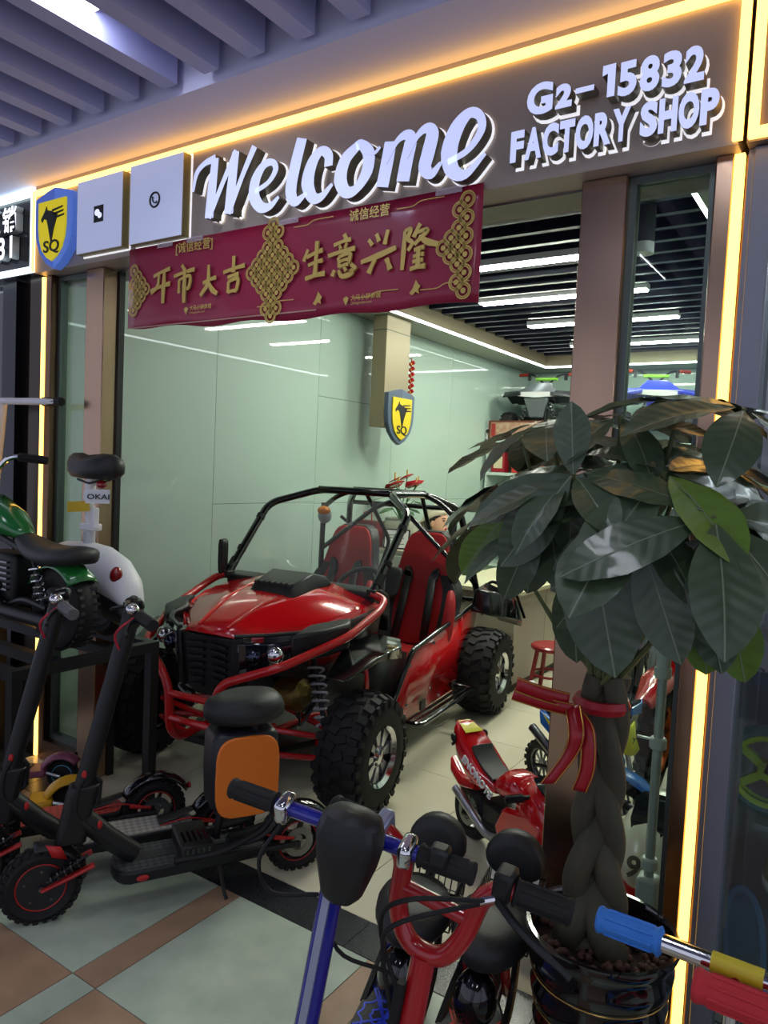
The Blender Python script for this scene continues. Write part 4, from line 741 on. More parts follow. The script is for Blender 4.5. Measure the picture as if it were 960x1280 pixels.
# green mini chopper
def chopper():
    G = M('green_paint', '#1d6b2f', .2, coat=.8); t = root('mini_chopper', 'green mini chopper motorbike on the black rack', 'motorbike', (-2.60, 1.70, .737), R(-90))
    o = tyre(t, 0, .162, .162, .105, .085, knobs=0, name='rear_wheel'); hubdisc(o, .086, .04, M('disc_black', '#1d1e20', .4), bolts=5); m = MB()
    for i in range(34):
        a = 2*PI*i/34
        for u in (-1, 1): m.box((u*.024, math.cos(a)*.161, math.sin(a)*.161), (.04, .006, .012), (a, 0, u*.4))
    m.build('tread', RUB, o)['kind'] = 'stuff'
    o = tyre(t, -.86, .162, .162, .075, .10, name='front_wheel'); spokes(o, .10, 6, .02, STEEL)
    rows = []
    for i in range(13): a = R(150-110*i/12); rows.append([(u*.066, math.cos(a)*(.188-.03*u*u), .162+math.sin(a)*(.188-.03*u*u)) for u in (-1, -.8, -.4, 0, .4, .8, 1)])
    MB().grid(rows).build('rear_fender', G, t, sol=.005, sm=60)
    MB().loft([[(w*math.cos(a), y, z+h*math.sin(a)) for a in [2*PI*i/16 for i in range(16)]] for y, w, z, h in ((-.66, .02, .50, .02), (-.62, .07, .50, .07), (-.50, .09, .49, .085), (-.36, .075, .46, .06), (-.28, .045, .43, .03), (-.25, .02, .42, .012))]).build('fuel_tank', G, t, sm=70)
    MB().loft([[(u*w, y, z+h*(1-u*u)) for u in (-1, -.6, 0, .6, 1)]+[(u*w*.85, y, z-.05) for u in (1, .6, 0, -.6, -1)] for y, w, z, h in ((-.30, .045, .40, .02), (-.26, .06, .41, .035), (-.16, .085, .375, .03), (-.02, .105, .37, .03), (.08, .10, .385, .03), (.14, .075, .39, .02))]).build('saddle', LEATH, t, sub=1)
    for sd in (1, -1):
        MB().tube(fillet([(sd*.07, 0, .162), (sd*.07, -.16, .18), (sd*.05, -.34, .12), (sd*.05, -.6, .14), (sd*.04, -.66, .44)], .06), .014, 8).build('frame_tube', BLKM, t); MB().tube([(sd*.06, -.06, .33), (sd*.05, -.26, .38), (sd*.03, -.62, .45)], .014, 8).build('frame_tube', BLKM, t)
        MB().tube([(sd*.055, -.86, .162), (sd*.055, -.68, .56)], .014, 8).build('fork_leg', CHROME, t); shock(t, (sd*.075, -.02, .17), (sd*.07, -.10, .34), .022, CHROME, 6, .004)
        h = MB().tube(fillet([(0, -.66, .60), (sd*.06, -.62, .66), (sd*.09, -.56, .735), (sd*.19, -.46, .722)], .04), .011, 8).build('handlebar', CHROME, t); grip(h, (sd*.115, -.535, .732), (sd*.20, -.45, .721), .017)
    MB().bb(-.06, .06, -.5, -.26, .14, .34).build('engine', BLKM, t, bev=.02); m = MB()
    for i in range(6): m.box((0, -.38, .2+.022*i), (.15, .2, .008))
    m.build('cooling_fins', STEEL, t, sm=0); MB().tube(fillet([(.08, -.42, .2), (.09, -.3, .12), (.095, .05, .12)], .06), .025, 10).build('exhaust', BLKM, t)
    MB().lathe([(.035, 0), (.05, .03), (.05, .05)], (0, -.74, .60), (0, -1, 0), 20).build('headlamp', CHROME, t); MB().tube([(-.03, -.36, .42), (-.03, -.36, .42)], .01).build('tank_cap', CHROME, t) if False else None
    return t
chopper()
def okai():
    t = root('seated_scooter', 'white seated electric scooter with saddle post behind the green chopper', 'scooter', (-2.77, 1.935, .737)); Wm = M('satin_white', '#dcdcdf', .4)
    o = tyre(t, 0, .115, .115, .06, .07, name='rear_wheel'); o.location.x = .10; o.rotation_euler = (0, 0, PI/2); hubdisc(o, .07, .025, BLK)
    o = tyre(t, 0, .115, .115, .06, .07, name='front_wheel'); o.location.x = -.86; o.rotation_euler = (0, 0, PI/2); hubdisc(o, .07, .025, BLK)
    prof = ((-.27, .30, .02, .03), (-.25, .305, .05, .05), (-.18, .30, .075, .075), (-.05, .285, .085, .10), (.08, .265, .085, .11), (.18, .235, .08, .105), (.245, .20, .068, .085), (.275, .17, .05, .05), (.285, .155, .03, .03))
    rings = []
    for x, zc, w, h in prof: rings.append([(x+.012, w*math.copysign(abs(math.cos(a))**.8, math.cos(a)), zc+(h*1.0 if math.sin(a) > 0 else h*.75)*math.sin(a)) for a in [2*PI*i/20 for i in range(20)]])
    MB().loft(rings).build('body_shell', Wm, t, sm=80)
    MB().loft([[(x, w*math.cos(a), zc+.07*math.sin(a)) for a in [2*PI*i/12 for i in range(12)]] for x, zc, w in ((-.26, .26, .05), (-.1, .20, .07), (.1, .16, .075), (.24, .13, .07), (.29, .12, .05))]).build('lower_cowl', BLK, t, sm=70)
    MB().ell((.235, -.05, .275), (.026, .026, .04), (0, .5, -.5)).build('tail_light', LENS, t); m = MB()
    for i in range(5): m.box((.03+.014*i, -.088, .235), (.004, .006, .028), (0, .15, 0))
    m.build('vent_slits', DKG, t)
    MB().tube([(-.02, 0, .37), (-.02, 0, .43)], .025, 14).build('post_collar', M('collar_grey', '#b9bbbd', .35), t); MB().tube([(-.02, 0, .42), (-.015, 0, .50), (-.03, 0, .56), (-.012, 0, .66)], [.021, .021, .024, .022], 14).build('seat_post', Wm, t)
    MB().box((.03, -.01, .49), (.025, .03, .09)).box((-.01, 0, .45), (.09, .05, .03)).build('post_clamp', Wm, t, bev=.006); MB().loft([[(x, y, z) for x, z in ((-.13, .505), (.02, .52), (.02, .565), (-.13, .55))] for y in (-.034, -.030)]).build('yellow_tag', M('tag_yellow', '#c9a616', .4), t)
    rows = []
    for z, k in ((.655, .5), (.66, .82), (.685, .99), (.71, 1.), (.735, .93), (.75, .75), (.752, .4)): rows.append([(-.005+k*.175*math.cos(a), k*.095*math.sin(a)*(.75+.3*math.cos(a)), z+(.012*math.cos(2*a) if z > .7 else 0)) for a in [2*PI*i/24 for i in range(24)]])
    MB().loft(rows).build('saddle', LEATH, t, sm=80); MB().tube(fillet([(-.08, -.02, .65), (.0, -.02, .635), (.09, -.02, .655)], .02), .005, 6).tube(fillet([(-.08, .02, .65), (.0, .02, .635), (.09, .02, .655)], .02), .005, 6).build('saddle_rails', STEEL, t)
    MB().ell((.085, -.02, .635), (.018, .024, .018)).build('rear_reflector', LENS, t); pl_ = MB().box((.075, -.03, .585), (.008, .095, .058), (0, 0, -.62)).build('number_plate', M('plate_white', '#d7dade', .4), t)
    text('lettering', 'OKAI', .03, EBL, t, (.058, -.070, .574), rot=(PI/2, 0, R(54.5)), offset=.0006, sx=1.25)
    MB().tube([(-.24, 0, .28), (-.40, 0, .15), (-.70, 0, .15), (-.80, 0, .28)], .03, 12).build('frame_tube', Wm, t); MB().tube([(-.86, 0, .115), (-.80, 0, .45), (-.72, 0, .99)], .026, 14).build('stem', Wm, t)
    h = MB().tube([(-1.0, -.06, .99), (-.36, .06, .99)], .016, 12).build('handlebar', Wm, t); grip(h, (-.46, .05, .99), (-.335, .064, .99), .018); grip(h, (-.98, -.056, .99), (-1.1, -.08, .99), .018)
okai()
# ---------------------------------------------------------------- foreground children's scooters
def seat_scooter(label, loc, rz, col, web, ubar, dy=0., lean=0., steer=0.):
    t = root('seated_kick_scooter', label, 'scooter', loc, rz, 'small seated scooters with spider-web decks', rot=(0, lean, rz)); D = dy; DKM = M('deck_speckle', '#1d2022', .55, noise=(200, '#34373a', .15))
    o = tyre(t, 0, .095, .095, .05, .06, name='front_wheel'); hubdisc(o, .062, .02, BLK, bolts=4); L = .86+dy
    o = tyre(t, L, .095, .095, .05, .06, name='rear_wheel'); spokes(o, .062, 5, .018, STEEL)
    for sd in (1, -1): MB().tube([(sd*.04, 0, .095), (sd*.04, .03, .21), (0, .035, .24)], .011, 8).build('fork_leg', col, t)
    MB().loft([[(u*w, y, z) for u in (-1, -.5, 0, .5, 1)]+[(u*w*.9, y, z-.035) for u in (1, .5, 0, -.5, -1)] for y, w, z in ((.14, .04, .125), (.20, .075, .125), (.30, .085, .125), (.60+D, .085, .125), (.70+D, .075, .125), (.76+D, .04, .13))]).build('deck', BLK, t, bev=.012)
    MB().ext([(x, y, .1255) for x, y in ((-.04, .16), (-.072, .21), (-.078, .30), (-.078, .60+D), (-.068, .69+D), (-.03, .73+D), (.03, .73+D), (.068, .69+D), (.078, .60+D), (.078, .30), (.072, .21), (.04, .16))], (0, 0, .002)).build('deck_mat', DKM, t); web_print(t, (-.01, .56+D), .128, .074, (-.19, .70+D), web)
    MB().tube(fillet([(-.075, .60+D, .12), (-.075, .72+D, .16), (-.06, .80+D, .24), (-.03, .84+D, .26)], .06), .010, 6).tube(fillet([(.075, .60+D, .12), (.075, .72+D, .16), (.06, .80+D, .24), (.03, .84+D, .26)], .06), .010, 6).build('deck_riser', BLK, t)
    # stem
    zb = .86 if not ubar else .70; ytop = .035+(zb-.24)*.16
    MB().tube([(0, .035, .22), (0, ytop, zb)], .019 if not ubar else .021, 14).build('stem', col, t)
    if not ubar: MB().box((0, .10, .62), (.012, .006, .46), (-.16, 0, 0)).build('stripe', M('stem_stripe', '#9aa0b4', .3, metal=.4), t).location = (0, -.0265, .0)
    MB().lathe([(.026, -.03), (.03, -.02), (.03, .02), (.026, .03)], (0, .075, .47), (0, .16, 1), 16).ring((0, .075, .455), (0, .16, 1), .028, .008, 20, 6).build('clamp_collar', BLKG, t)
    MB().tube(catmull([(-.03, .06, .40), (-.055, .04, .30), (-.06, .05, .18), (-.03, .1, .11)], 6), .009, 8).build('cable_sleeve', RUB, t)
    if not ubar:
        z = .918; y = ytop+.005
        h = MB().tube([(-.20, y+.01, z+.004), (.20, y+.01, z+.004)], .0125, 12).build('handlebar', col, t)
        MB().loft([[(u*w+.028, y-.045+v*d, zz) for u, v in ((-1, .1), (-.8, -.6), (0, -.9), (.8, -.6), (1, .1), (.8, .9), (-.8, .9))] for zz, w, d in ((.845, .026, .028), (.858, .034, .034), (.91, .050, .04), (.945, .056, .042), (.975, .047, .036), (.987, .025, .02))]).build('controller_box', BLK, h, bev=.006)
        grip(h, (-.125, y+.01, z+.004), (-.215, y+.01, z+.004), .016); grip(h, (.125, y+.01, z+.004), (.215, y+.01, z+.004), .016)
        for sd in (1, -1): MB().box((sd*.108, y+.005, z+.006), (.024, .045, .04), (.3, 0, 0)).build('switch_pod', CHROME, h, bev=.008)
        MB().box((.16, y+.0, z+.02), (.03, .03, .03)).build('throttle_body', BLK, h, bev=.006); MB().tube(catmull([(-.108, y, z-.02), (-.13, y-.02, z-.08), (-.11, y, z-.14), (-.03, y+.01, z-.12)], 6), .0035, 6).build('cable', RUB, h)
    else:
        r = .0165; h = MB().tube(fillet([(-.205, ytop+.02, .872), (-.10, ytop, .880), (-.06, ytop, .85), (-.06, ytop, .755), (-.03, ytop, .705), (.03, ytop, .705), (.06, ytop, .755), (.08, ytop, .84), (.115, ytop, .868), (.205, ytop+.02, .860)], .05, 6), r, 12).build('handlebar', col, t)
        MB().tube([(-.06, ytop, .80), (.073, ytop, .792)], .013, 10).build('cross_bar', col, h); grip(h, (-.118, ytop+.004, .880), (-.215, ytop+.022, .871), .019); grip(h, (.125, ytop+.004, .866), (.215, ytop+.022, .859), .019)
        lever(h, (.11, ytop-.02, .855), (.13, -.01, -.02)); MB().box((-.107, ytop, .882), (.025, .05, .045), (.4, 0, 0)).build('switch_pod', M('pod_grey', '#9fa3b8', .35, metal=.6), h, bev=.006); MB().box((.112, ytop, .875), (.03, .045, .045)).build('lever_clamp', BLKM, h, bev=.006); MB().cyl((.085, ytop-.03, .848), (.105, ytop-.02, .856), .006, n=8).build('barrel_adjuster', CHROME, h)
        for a in (((.10, ytop-.02, .85), (-.02, ytop-.10, .80), (-.05, ytop-.05, .70), (-.03, ytop-.03, .60), (-.02, ytop-.025, .52)), ((-.105, ytop-.01, .85), (-.18, ytop-.04, .78), (-.12, ytop-.08, .70), (-.03, ytop-.03, .66), (-.02, ytop-.025, .55)), ((.10, ytop-.02, .85), (.0, ytop-.12, .86), (-.06, ytop-.06, .76), (-.025, ytop-.03, .64))): MB().tube(catmull(a, 7), .0038, 6).build('cable', RUB, h)
        MB().tube([(-.022, ytop-.028, .66), (-.022, ytop-.04, .50)], .010, 8).build('cable_sleeve', RUB, h)
    c_ = V((0, ytop, 0)); mr = Matrix.Rotation(steer, 3, 'Z'); h.location = c_-mr @ c_; h.rotation_euler = (0, 0, steer)
    # seat
    for sd in (1, -1): MB().tube(fillet([(sd*.05, L, .10), (sd*.055, .78+D, .13), (sd*.05, .70+D, .24), (sd*.04, .68+D, .33)], .05), .013, 8).build('seat_tube', col, t)
    rows = []
    for z, k in ((.31, .5), (.315, .85), (.34, 1.), (.365, .99), (.385, .88), (.395, .6), (.397, .2)): rows.append([(k*.098*math.cos(a)*(1+.10*math.sin(a)), .68+D+k*.135*math.sin(a), z) for a in [2*PI*i/24 for i in range(24)]])
    MB().loft(rows).build('saddle', LEATH, t, sm=80); MB().tube([(-.02, .68+D, .29), (.02, .68+D, .29)], .03, 10).build('saddle_clamp', CHROME, t)
    MB().tube([(.0, .80+D, .32), (.0, .87+D, .34), (0, .90+D, .42)], .013, 8, flat=2.2).build('backrest_bracket', BLKM, t)
    rows = []
    for y, k in ((.875, .6), (.88, .9), (.90, 1.), (.93, .95), (.945, .7)): rows.append([(k*.085*math.cos(a), y+D, .425+k*(.085 if math.sin(a) > 0 else .05)*math.sin(a)) for a in [2*PI*i/22 for i in range(22)]])
    MB().loft(rows).build('backrest', LEATH, t, sm=80)
    # battery pods under the seat, wire basket behind
    MB().ell((0, .62+D, .21), (.055, .06, .075)).build('battery_pod', BLKG, t)
    w = MB(); x0, y0, y1, z0, z1 = .082, .83+D, 1.03+D, .22, .33
    for z in (z0, (z0+z1)/2, z1): w.tube([(-x0, y0, z), (x0, y0, z), (x0, y1, z), (-x0, y1, z), (-x0, y0, z)], .0025 if z < z1 else .004, 5)
    for i in range(9): x = -x0+2*x0*i/8; w.tube([(x, y0, z1), (x, y0, z0), (x, y1, z0), (x, y1, z1)], .002, 4)
    for i in range(8): y = y0+(y1-y0)*i/7; w.tube([(-x0, y, z1), (-x0, y, z0), (x0, y, z0), (x0, y, z1)], .002, 4)
    o = w.build('wire_basket', BLKM, t, sm=0); o['kind'] = 'stuff'
    MB().tube([(.03, .70+D, .27), (.03, .85+D, .225)], .006, 6).tube([(-.03, .70+D, .27), (-.03, .85+D, .225)], .006, 6).build('basket_stay', BLKM, t); return t
BLUEP = M('blue_metallic', '#1a1f8f', .22, coat=.7, metal=.2)
seat_scooter('blue seated kick scooter with black controller box on the handlebar, foreground', (-.721, .769, .004), R(16), BLUEP, M('web_blue', '#3a50e0', .5), False, .2, R(6), R(-4))
seat_scooter('red seated kick scooter with U-shaped handlebar in the foreground', (-.618, .915, .004), R(11), M('deep_red_tube', '#a5151b', .25, coat=.5), M('web_red', '#d0352c', .5), True, .08, R(6), R(-5))
kick('chrome kick scooter with blue grips, right foreground', (-.12, 1.08, 0), R(0), M('blue_deck', '#3a78c9', .4), M('sky_blue', '#5d9fc4', .4), BLK, 1., gripm=M('blue_grip', '#2f78cf', .5, bump=(90, .3)), h=.79, barw=.205, collar=M('yellow_print', '#c9b52a', .4))
kick('chrome kick scooter with red foam grips at the right edge', (.065, 1.035, 0), R(0), M('red_deck', '#b02029', .4), RED, BLK, 1., gripm=M('red_foam', '#bb2a33', .75, bump=(300, .1)), h=.775, barw=.235, glen=.15, gr=.022)
# ---------------------------------------------------------------- minibikes in the shop
def pocket_bike(label, loc, rz, c1, c2, num, sticker=None, group='pocket bikes'):
    """small racing bike, nose towards +y, origin on the floor midway between the wheels"""
    t = root('pocket_bike', label, 'motorbike', loc, rz, group); wb = .31
    for y, n in ((wb, 'front_wheel'), (-wb, 'rear_wheel')):
        o = tyre(t, y, .13, .13, .075, .08, name=n); spokes(o, .082, 6, .022, STEEL, .016); MB().lathe([(.035, .042), (.062, .042), (.062, .045), (.035, .045)], (0, 0, 0), (1, 0, 0), 24, False).build('brake_disc', STEEL, o)
    for sd in (1, -1): MB().tube([(sd*.055, wb, .13), (sd*.055, wb-.10, .40)], .014, 8).build('fork_leg', ALU, t); MB().tube([(sd*.06, -wb, .13), (sd*.06, -.05, .18)], .014, 8).build('swing_arm', BLKM, t)
    R8 = [2*PI*i/16 for i in range(16)]
    sec = lambda y, w, z, h, p=.8: [(w*math.copysign(abs(math.cos(a))**p, math.cos(a)), y, z+h*math.copysign(abs(math.sin(a))**p, math.sin(a))) for a in R8]
    MB().loft([sec(.44, .02, .27, .02), sec(.41, .06, .28, .06), sec(.34, .10, .31, .10), sec(.24, .115, .33, .13), sec(.15, .10, .35, .12), sec(.10, .085, .35, .09)]).build('front_fairing', c1, t, sm=70)
    MB().loft([[(u*w, y, z) for u in (-1, -.5, 0, .5, 1)]+[(u*w, y, z-.01) for u in (1, .5, 0, -.5, -1)] for y, z, w in ((.37, .375, .035), (.30, .43, .065), (.22, .475, .07), (.17, .49, .055))]).build('windscreen', M('smoke_screen', '#1b2024', .08, coat=1), t, sm=70)
    for sd in (1, -1):
        MB().loft([[(sd*.085, y, z) for y, z in ((.30, .34), (.22, .36), (.04, .32), (-.01, .22), (.05, .11), (.18, .12), (.28, .22))], [(sd*.115, y*.96, z) for y, z in ((.30, .33), (.22, .35), (.05, .31), (.0, .22), (.06, .12), (.18, .13), (.28, .22))]]).build('side_fairing', c2, t, bev=.008)
        if sticker:
            o = MB().ext([(sd*.1165, .14+.075*math.cos(a), .27+.032*math.sin(a)) for a in R8], (sd*.002, 0, 0)).build('sticker', WHT, t); text('lettering', sticker, .05, M('sticker_navy', '#1c2b6b', .4), t, (sd*.1195, .14-sd*(.062), .252), rot=(PI/2, 0, sd*PI/2), offset=.001)
    MB().loft([sec(.12, .05, .37, .03), sec(.06, .085, .385, .06), sec(-.02, .09, .38, .065), sec(-.09, .06, .35, .04), sec(-.12, .04, .34, .02)]).build('fuel_tank', c1, t, sm=70)
    MB().loft([sec(-.08, .06, .33, .02, .6), sec(-.18, .092, .345, .045, .6), sec(-.28, .095, .385, .07, .6), sec(-.36, .085, .43, .075, .6), sec(-.42, .065, .475, .055, .6), sec(-.455, .03, .50, .025, .6)]).build('tail_cowl', c1, t, sm=60)
    MB().loft([[(u*.06, y, z+.004*(1-u*u)) for u in (-1, 0, 1)]+[(u*.06, y, z-.012) for u in (1, 0, -1)] for y, z in ((-.10, .372), (-.18, .395), (-.25, .438), (-.275, .465))]).build('seat_pad', LEATH, t, bev=.006)
    MB().loft([sec(-.26, .05, .27, .02), sec(-.36, .06, .25, .03), sec(-.46, .045, .28, .03), sec(-.50, .02, .31, .015)]).build('rear_mudguard', c1, t, sm=60)
    MB().loft([sec(.36, .045, .245, .02), sec(.28, .05, .285, .012)]).build('nose_intake', BLK, t) if False else None
    MB().bb(-.07, .07, -.16, .1, .12, .27).build('engine', BLKM, t, bev=.02); MB().tube(fillet([(.05, .05, .15), (.075, -.1, .12), (.085, -.35, .24)], .05), .022, 10).build('exhaust', ALU, t); MB().box((-.088, -.2, .27), (.01, .06, .035)).build('side_reflector', ALU, t)
    for sd in (1, -1): g = MB().tube([(sd*.05, .2, .42), (sd*.12, .17, .415)], .01, 8).build('clip_on', BLKM, t); grip(g, (sd*.11, .175, .415), (sd*.18, .145, .407), .016)
    if num:
        for args in ((( .025, .415-.018, .30), (PI/2-.35, 0, PI)), ): text('race_number', num, .10, EBL, t, (.034, .452, .292), rot=(R(50), 0, PI), offset=.003)
        text('race_number', num, .075, EBL, t, (.090, -.40, .435), rot=(PI/2, 0, PI/2), offset=.003, ext=.004); text('race_number', num, .075, EBL, t, (-.090, -.36, .435), rot=(PI/2, 0, -PI/2), offset=.003, ext=.004)
    return t
PW = M('ivory_paint', '#dcd9c6', .25, coat=.6)
t = pocket_bike('red pocket bike with a black 9 on its tail, between buggy and bronze pillar', (-1.05, 2.58, 0), R(-118.5), RED, RED, '9'); t.scale = (.86, .86, .86)
text('lettering', 'ENOMOTE', .052, WHT, t, (.0945, -.30, .395), rot=(PI/2, R(22), PI/2), offset=.0015, shear=.2, ext=.003); MB().ext([(-.035, -.43, .528), (.035, -.43, .528), (.05, -.34, .502), (-.05, -.34, .502)], (0, -.002, .002)).build('yellow_decal', M('decal_yellow', '#d8cf1e', .4), t)
t = pocket_bike('ivory and red pocket bike with number 9 behind the right window', (-.532, 2.725, 0), R(178), PW, RED, '9', 'FILA'); t.scale = (.9, .9, .9); MB().ell((.0, .405, .19), (.03, .015, .04)).build('yellow_lamp', M('lamp_yellow', '#c9bd1e', .4), t); MB().loft([[(u*.06, y, z) for u in (-1, 0, 1)]+[(u*.06, y, z-.006) for u in (1, 0, -1)] for y, z in ((.47, .235), (.38, .28), (.26, .275))]).build('front_fender', RED, t)
def dirt_bike(label, loc, rz, c1, c2, seatm, plate, s=1., rim=None, hand=None):
    t = root('dirt_bike', label, 'motorbike', loc, rz, 'small dirt bikes'); t.scale = (s, s, s); wb = .36
    for y, r, n in ((wb, .15, 'front_wheel'), (-wb, .14, 'rear_wheel')):
        o = tyre(t, y, r+.006, r, .06, r*.68, name=n, knobs=20, kh=.009); spokes(o, r*.68, 10, .014, STEEL, .005, ringmat=rim)
    for sd in (1, -1):
        MB().tube([(sd*.05, wb, .155), (sd*.05, wb-.14, .56)], .014, 8).build('fork_leg', ALU, t); MB().tube([(sd*.045, -wb, .145), (sd*.05, -.05, .22)], .013, 8).build('swing_arm', BLKM, t); MB().tube(fillet([(sd*.03, .22, .52), (sd*.05, .10, .20), (sd*.05, -.1, .18), (sd*.04, -.16, .40)], .05), .013, 8).build('frame_tube', BLKM, t)
        MB().loft([[(sd*.05, y, z) for y, z in ((.20, .46), (.26, .36), (.14, .30), (.0, .42), (.02, .48))], [(sd*.09, y, z) for y, z in ((.18, .45), (.22, .36), (.12, .31), (.0, .42), (.02, .47))]]).build('radiator_shroud', c1, t, bev=.008); MB().loft([[(sd*.04, y, z) for y, z in ((-.08, .44), (-.36, .50), (-.34, .42), (-.12, .32))], [(sd*.065, y, z) for y, z in ((-.09, .43), (-.34, .49), (-.33, .42), (-.13, .33))]]).build('side_panel', c1, t, bev=.006)
        h = MB().tube(fillet([(sd*.02, .20, .60), (sd*.08, .20, .66), (sd*.22, .15, .665)], .04), .010, 8).build('handlebar', BLKM, t); grip(h, (sd*.14, .178, .663), (sd*.235, .146, .666), .015)
        if hand: MB().loft([[(sd*.10, .235, z) for z in (.63, .67)]+[(sd*.10, .225, z) for z in (.67, .63)], [(sd*.19, .215, z) for z in (.625, .685)]+[(sd*.19, .205, z) for z in (.685, .625)], [(sd*.25, .16, z) for z in (.64, .68)]+[(sd*.25, .15, z) for z in (.68, .64)]]).build('hand_guard', hand, t)
    sec = lambda y, w, z, h: [(w*math.cos(a), y, z+h*math.sin(a)) for a in [2*PI*i/12 for i in range(12)]]
    MB().loft([sec(.20, .03, .50, .03), sec(.14, .065, .48, .06), sec(.04, .065, .45, .05), sec(-.03, .04, .44, .03)]).build('fuel_tank', c1, t, sm=60); MB().loft([sec(.06, .035, .495, .02), sec(-.05, .055, .475, .028), sec(-.22, .055, .48, .028), sec(-.33, .04, .51, .02)]).build('seat', seatm, t, sm=60)
    MB().loft([[(u*w, y, z-.015*u*u) for u in (-1, -.5, 0, .5, 1)]+[(u*w, y, z-.012-.015*u*u) for u in (1, .5, 0, -.5, -1)] for y, w, z in ((-.26, .05, .48), (-.36, .055, .53), (-.46, .05, .575), (-.55, .03, .615))]).build('rear_fender', c1, t, sm=60); MB().loft([[(u*w, y, z-.015*u*u) for u in (-1, -.5, 0, .5, 1)]+[(u*w, y, z-.01-.015*u*u) for u in (1, .5, 0, -.5, -1)] for y, w, z in ((.14, .03, .36), (.26, .05, .375), (.40, .05, .36), (.54, .025, .32))]).build('front_fender', c2, t, sm=60)
    MB().loft([[(-.065, .285, .62), (-.02, .30, .60), (.02, .30, .60), (.065, .285, .62)], [(-.05, .315, .54), (-.02, .325, .54), (.02, .325, .54), (.05, .315, .54)], [(-.065, .33, .48), (-.02, .345, .46), (.02, .345, .46), (.065, .33, .48)]], closed=False).build('number_plate', plate, t, sol=.006)
    text('lettering', 'Y', .06, EBL, t, (.018, .345, .525), rot=(PI/2+.35, 0, PI), offset=.001)
    MB().bb(-.055, .055, -.12, .12, .18, .36).build('engine', STEEL, t, bev=.02); MB().tube(fillet([(.05, .08, .25), (.09, .0, .16), (.09, -.2, .3), (.08, -.38, .40)], .05), [.016]*3+[.018]*10+[.03]*1, 10).build('exhaust', BLKM, t) if False else MB().tube([(.05, .10, .25), (.085, 0, .2), (.085, -.15, .28), (.08, -.38, .38)], [.014, .016, .028, .028], 10).build('exhaust', STEEL, t); shock(t, (0, -.06, .40), (0, -.12, .24), .028, M('spring_red', '#a3222c', .4), 5)
    return t
BLUB = M('blue_fairing', '#2f77cf', .25, coat=.5)
t = dirt_bike('blue and white mini dirt bike with yellow front plate behind the bronze pillar', (-1.0, 3.22, 0), R(-119), BLUB, BLUB, LEATH, M('plate_yellow', '#d9d522', .4), .78, hand=BLUB)
for sd in (1, -1): MB().ext([(sd*.068, -.30, .485), (sd*.068, -.20, .44), (sd*.066, -.12, .40), (sd*.066, -.14, .39), (sd*.068, -.24, .435)], (sd*.003, 0, 0)).build('yellow_flash', M('decal_yellow', '#d8cf1e', .4), t)
MB().loft([[(u*.03, y, z) for u in (-1, 0, 1)]+[(u*.03, y, z-.003) for u in (1, 0, -1)] for y, z in ((-.38, .552), (-.53, .618))]).build('white_flash', WHT, t)
dirt_bike('black mini dirt bike with orange rims farther back behind the right window', (-.78, 4.27, 0), R(178), BLKG, RED, LEATH, BLK, 1.6, rim=M('orange_rim', '#c65a1c', .4, metal=.4)); dirt_bike('black and red mini dirt bike behind the blue one', (-1.25, 5.15, 0), R(184), BLKG, RED, M('red_seat', '#b81f22', .5), WHT, 1.5)
dirt_bike('black mini dirt bike deepest in the row behind the right window', (-.76, 6.05, 0), R(177), BLKG, BLKG, LEATH, M('plate_orange', '#d2572a', .4), 1.45)
# telescopic support pole behind the glass
t = root('telescopic_pole', 'grey telescopic pole standing behind the right window', 'pole', (-.478, 2.215, 0)); GP = M('pole_grey', '#dfe6e2', .3)
MB().bb(-.03, .03, -.03, .03, 0, .34).build('base_housing', M('housing_grey', '#d3d8d6', .4), t, bev=.01); MB().lathe([(.09, 0), (.09, .012), (.02, .02)], n=24).build('foot', M('housing_grey', '#d3d8d6', .4), t); MB().cyl((0, 0, .34), (0, 0, .95), .014).build('lower_tube', M('pole_chrome', '#cfd8d3', .25, metal=.3), t); MB().cyl((0, 0, .93), (0, 0, 1.42), .021).build('upper_tube', GP, t)
for z in (.36, .72, .93): MB().lathe([(.019, 0), (.024, .005), (.024, .03), (.019, .035)], (0, 0, z), n=18).build('collar', GP, t)
MB().box((-.035, 0, .745), (.05, .01, .006)).build('clamp_lever', GP, t)
# ---------------------------------------------------------------- potted money tree
def veins(m):
    nt = m.node_tree; b = nt.nodes['Principled BSDF']; tc = nt.nodes.new('ShaderNodeTexCoord'); sx = nt.nodes.new('ShaderNodeSeparateXYZ'); ab = nt.nodes.new('ShaderNodeMath'); ab.operation = 'ABSOLUTE'; mu = nt.nodes.new('ShaderNodeMath'); mu.operation = 'MULTIPLY_ADD'; mu.inputs[1].default_value = -.7
    co = nt.nodes.new('ShaderNodeMath'); co.operation = 'MULTIPLY'; co.inputs[1].default_value = 62; si = nt.nodes.new('ShaderNodeMath'); si.operation = 'SINE'; bp = nt.nodes.new('ShaderNodeBump'); bp.inputs['Strength'].default_value = .09; bp.inputs['Distance'].default_value = .004; L = nt.links.new
    L(tc.outputs['Object'], sx.inputs[0]); L(sx.outputs['X'], ab.inputs[0]); L(ab.outputs[0], mu.inputs[0]); L(sx.outputs['Y'], mu.inputs[2]); L(mu.outputs[0], co.inputs[0]); L(co.outputs[0], si.inputs[0]); L(si.outputs[0], bp.inputs['Height']); L(bp.outputs[0], b.inputs['Normal'])
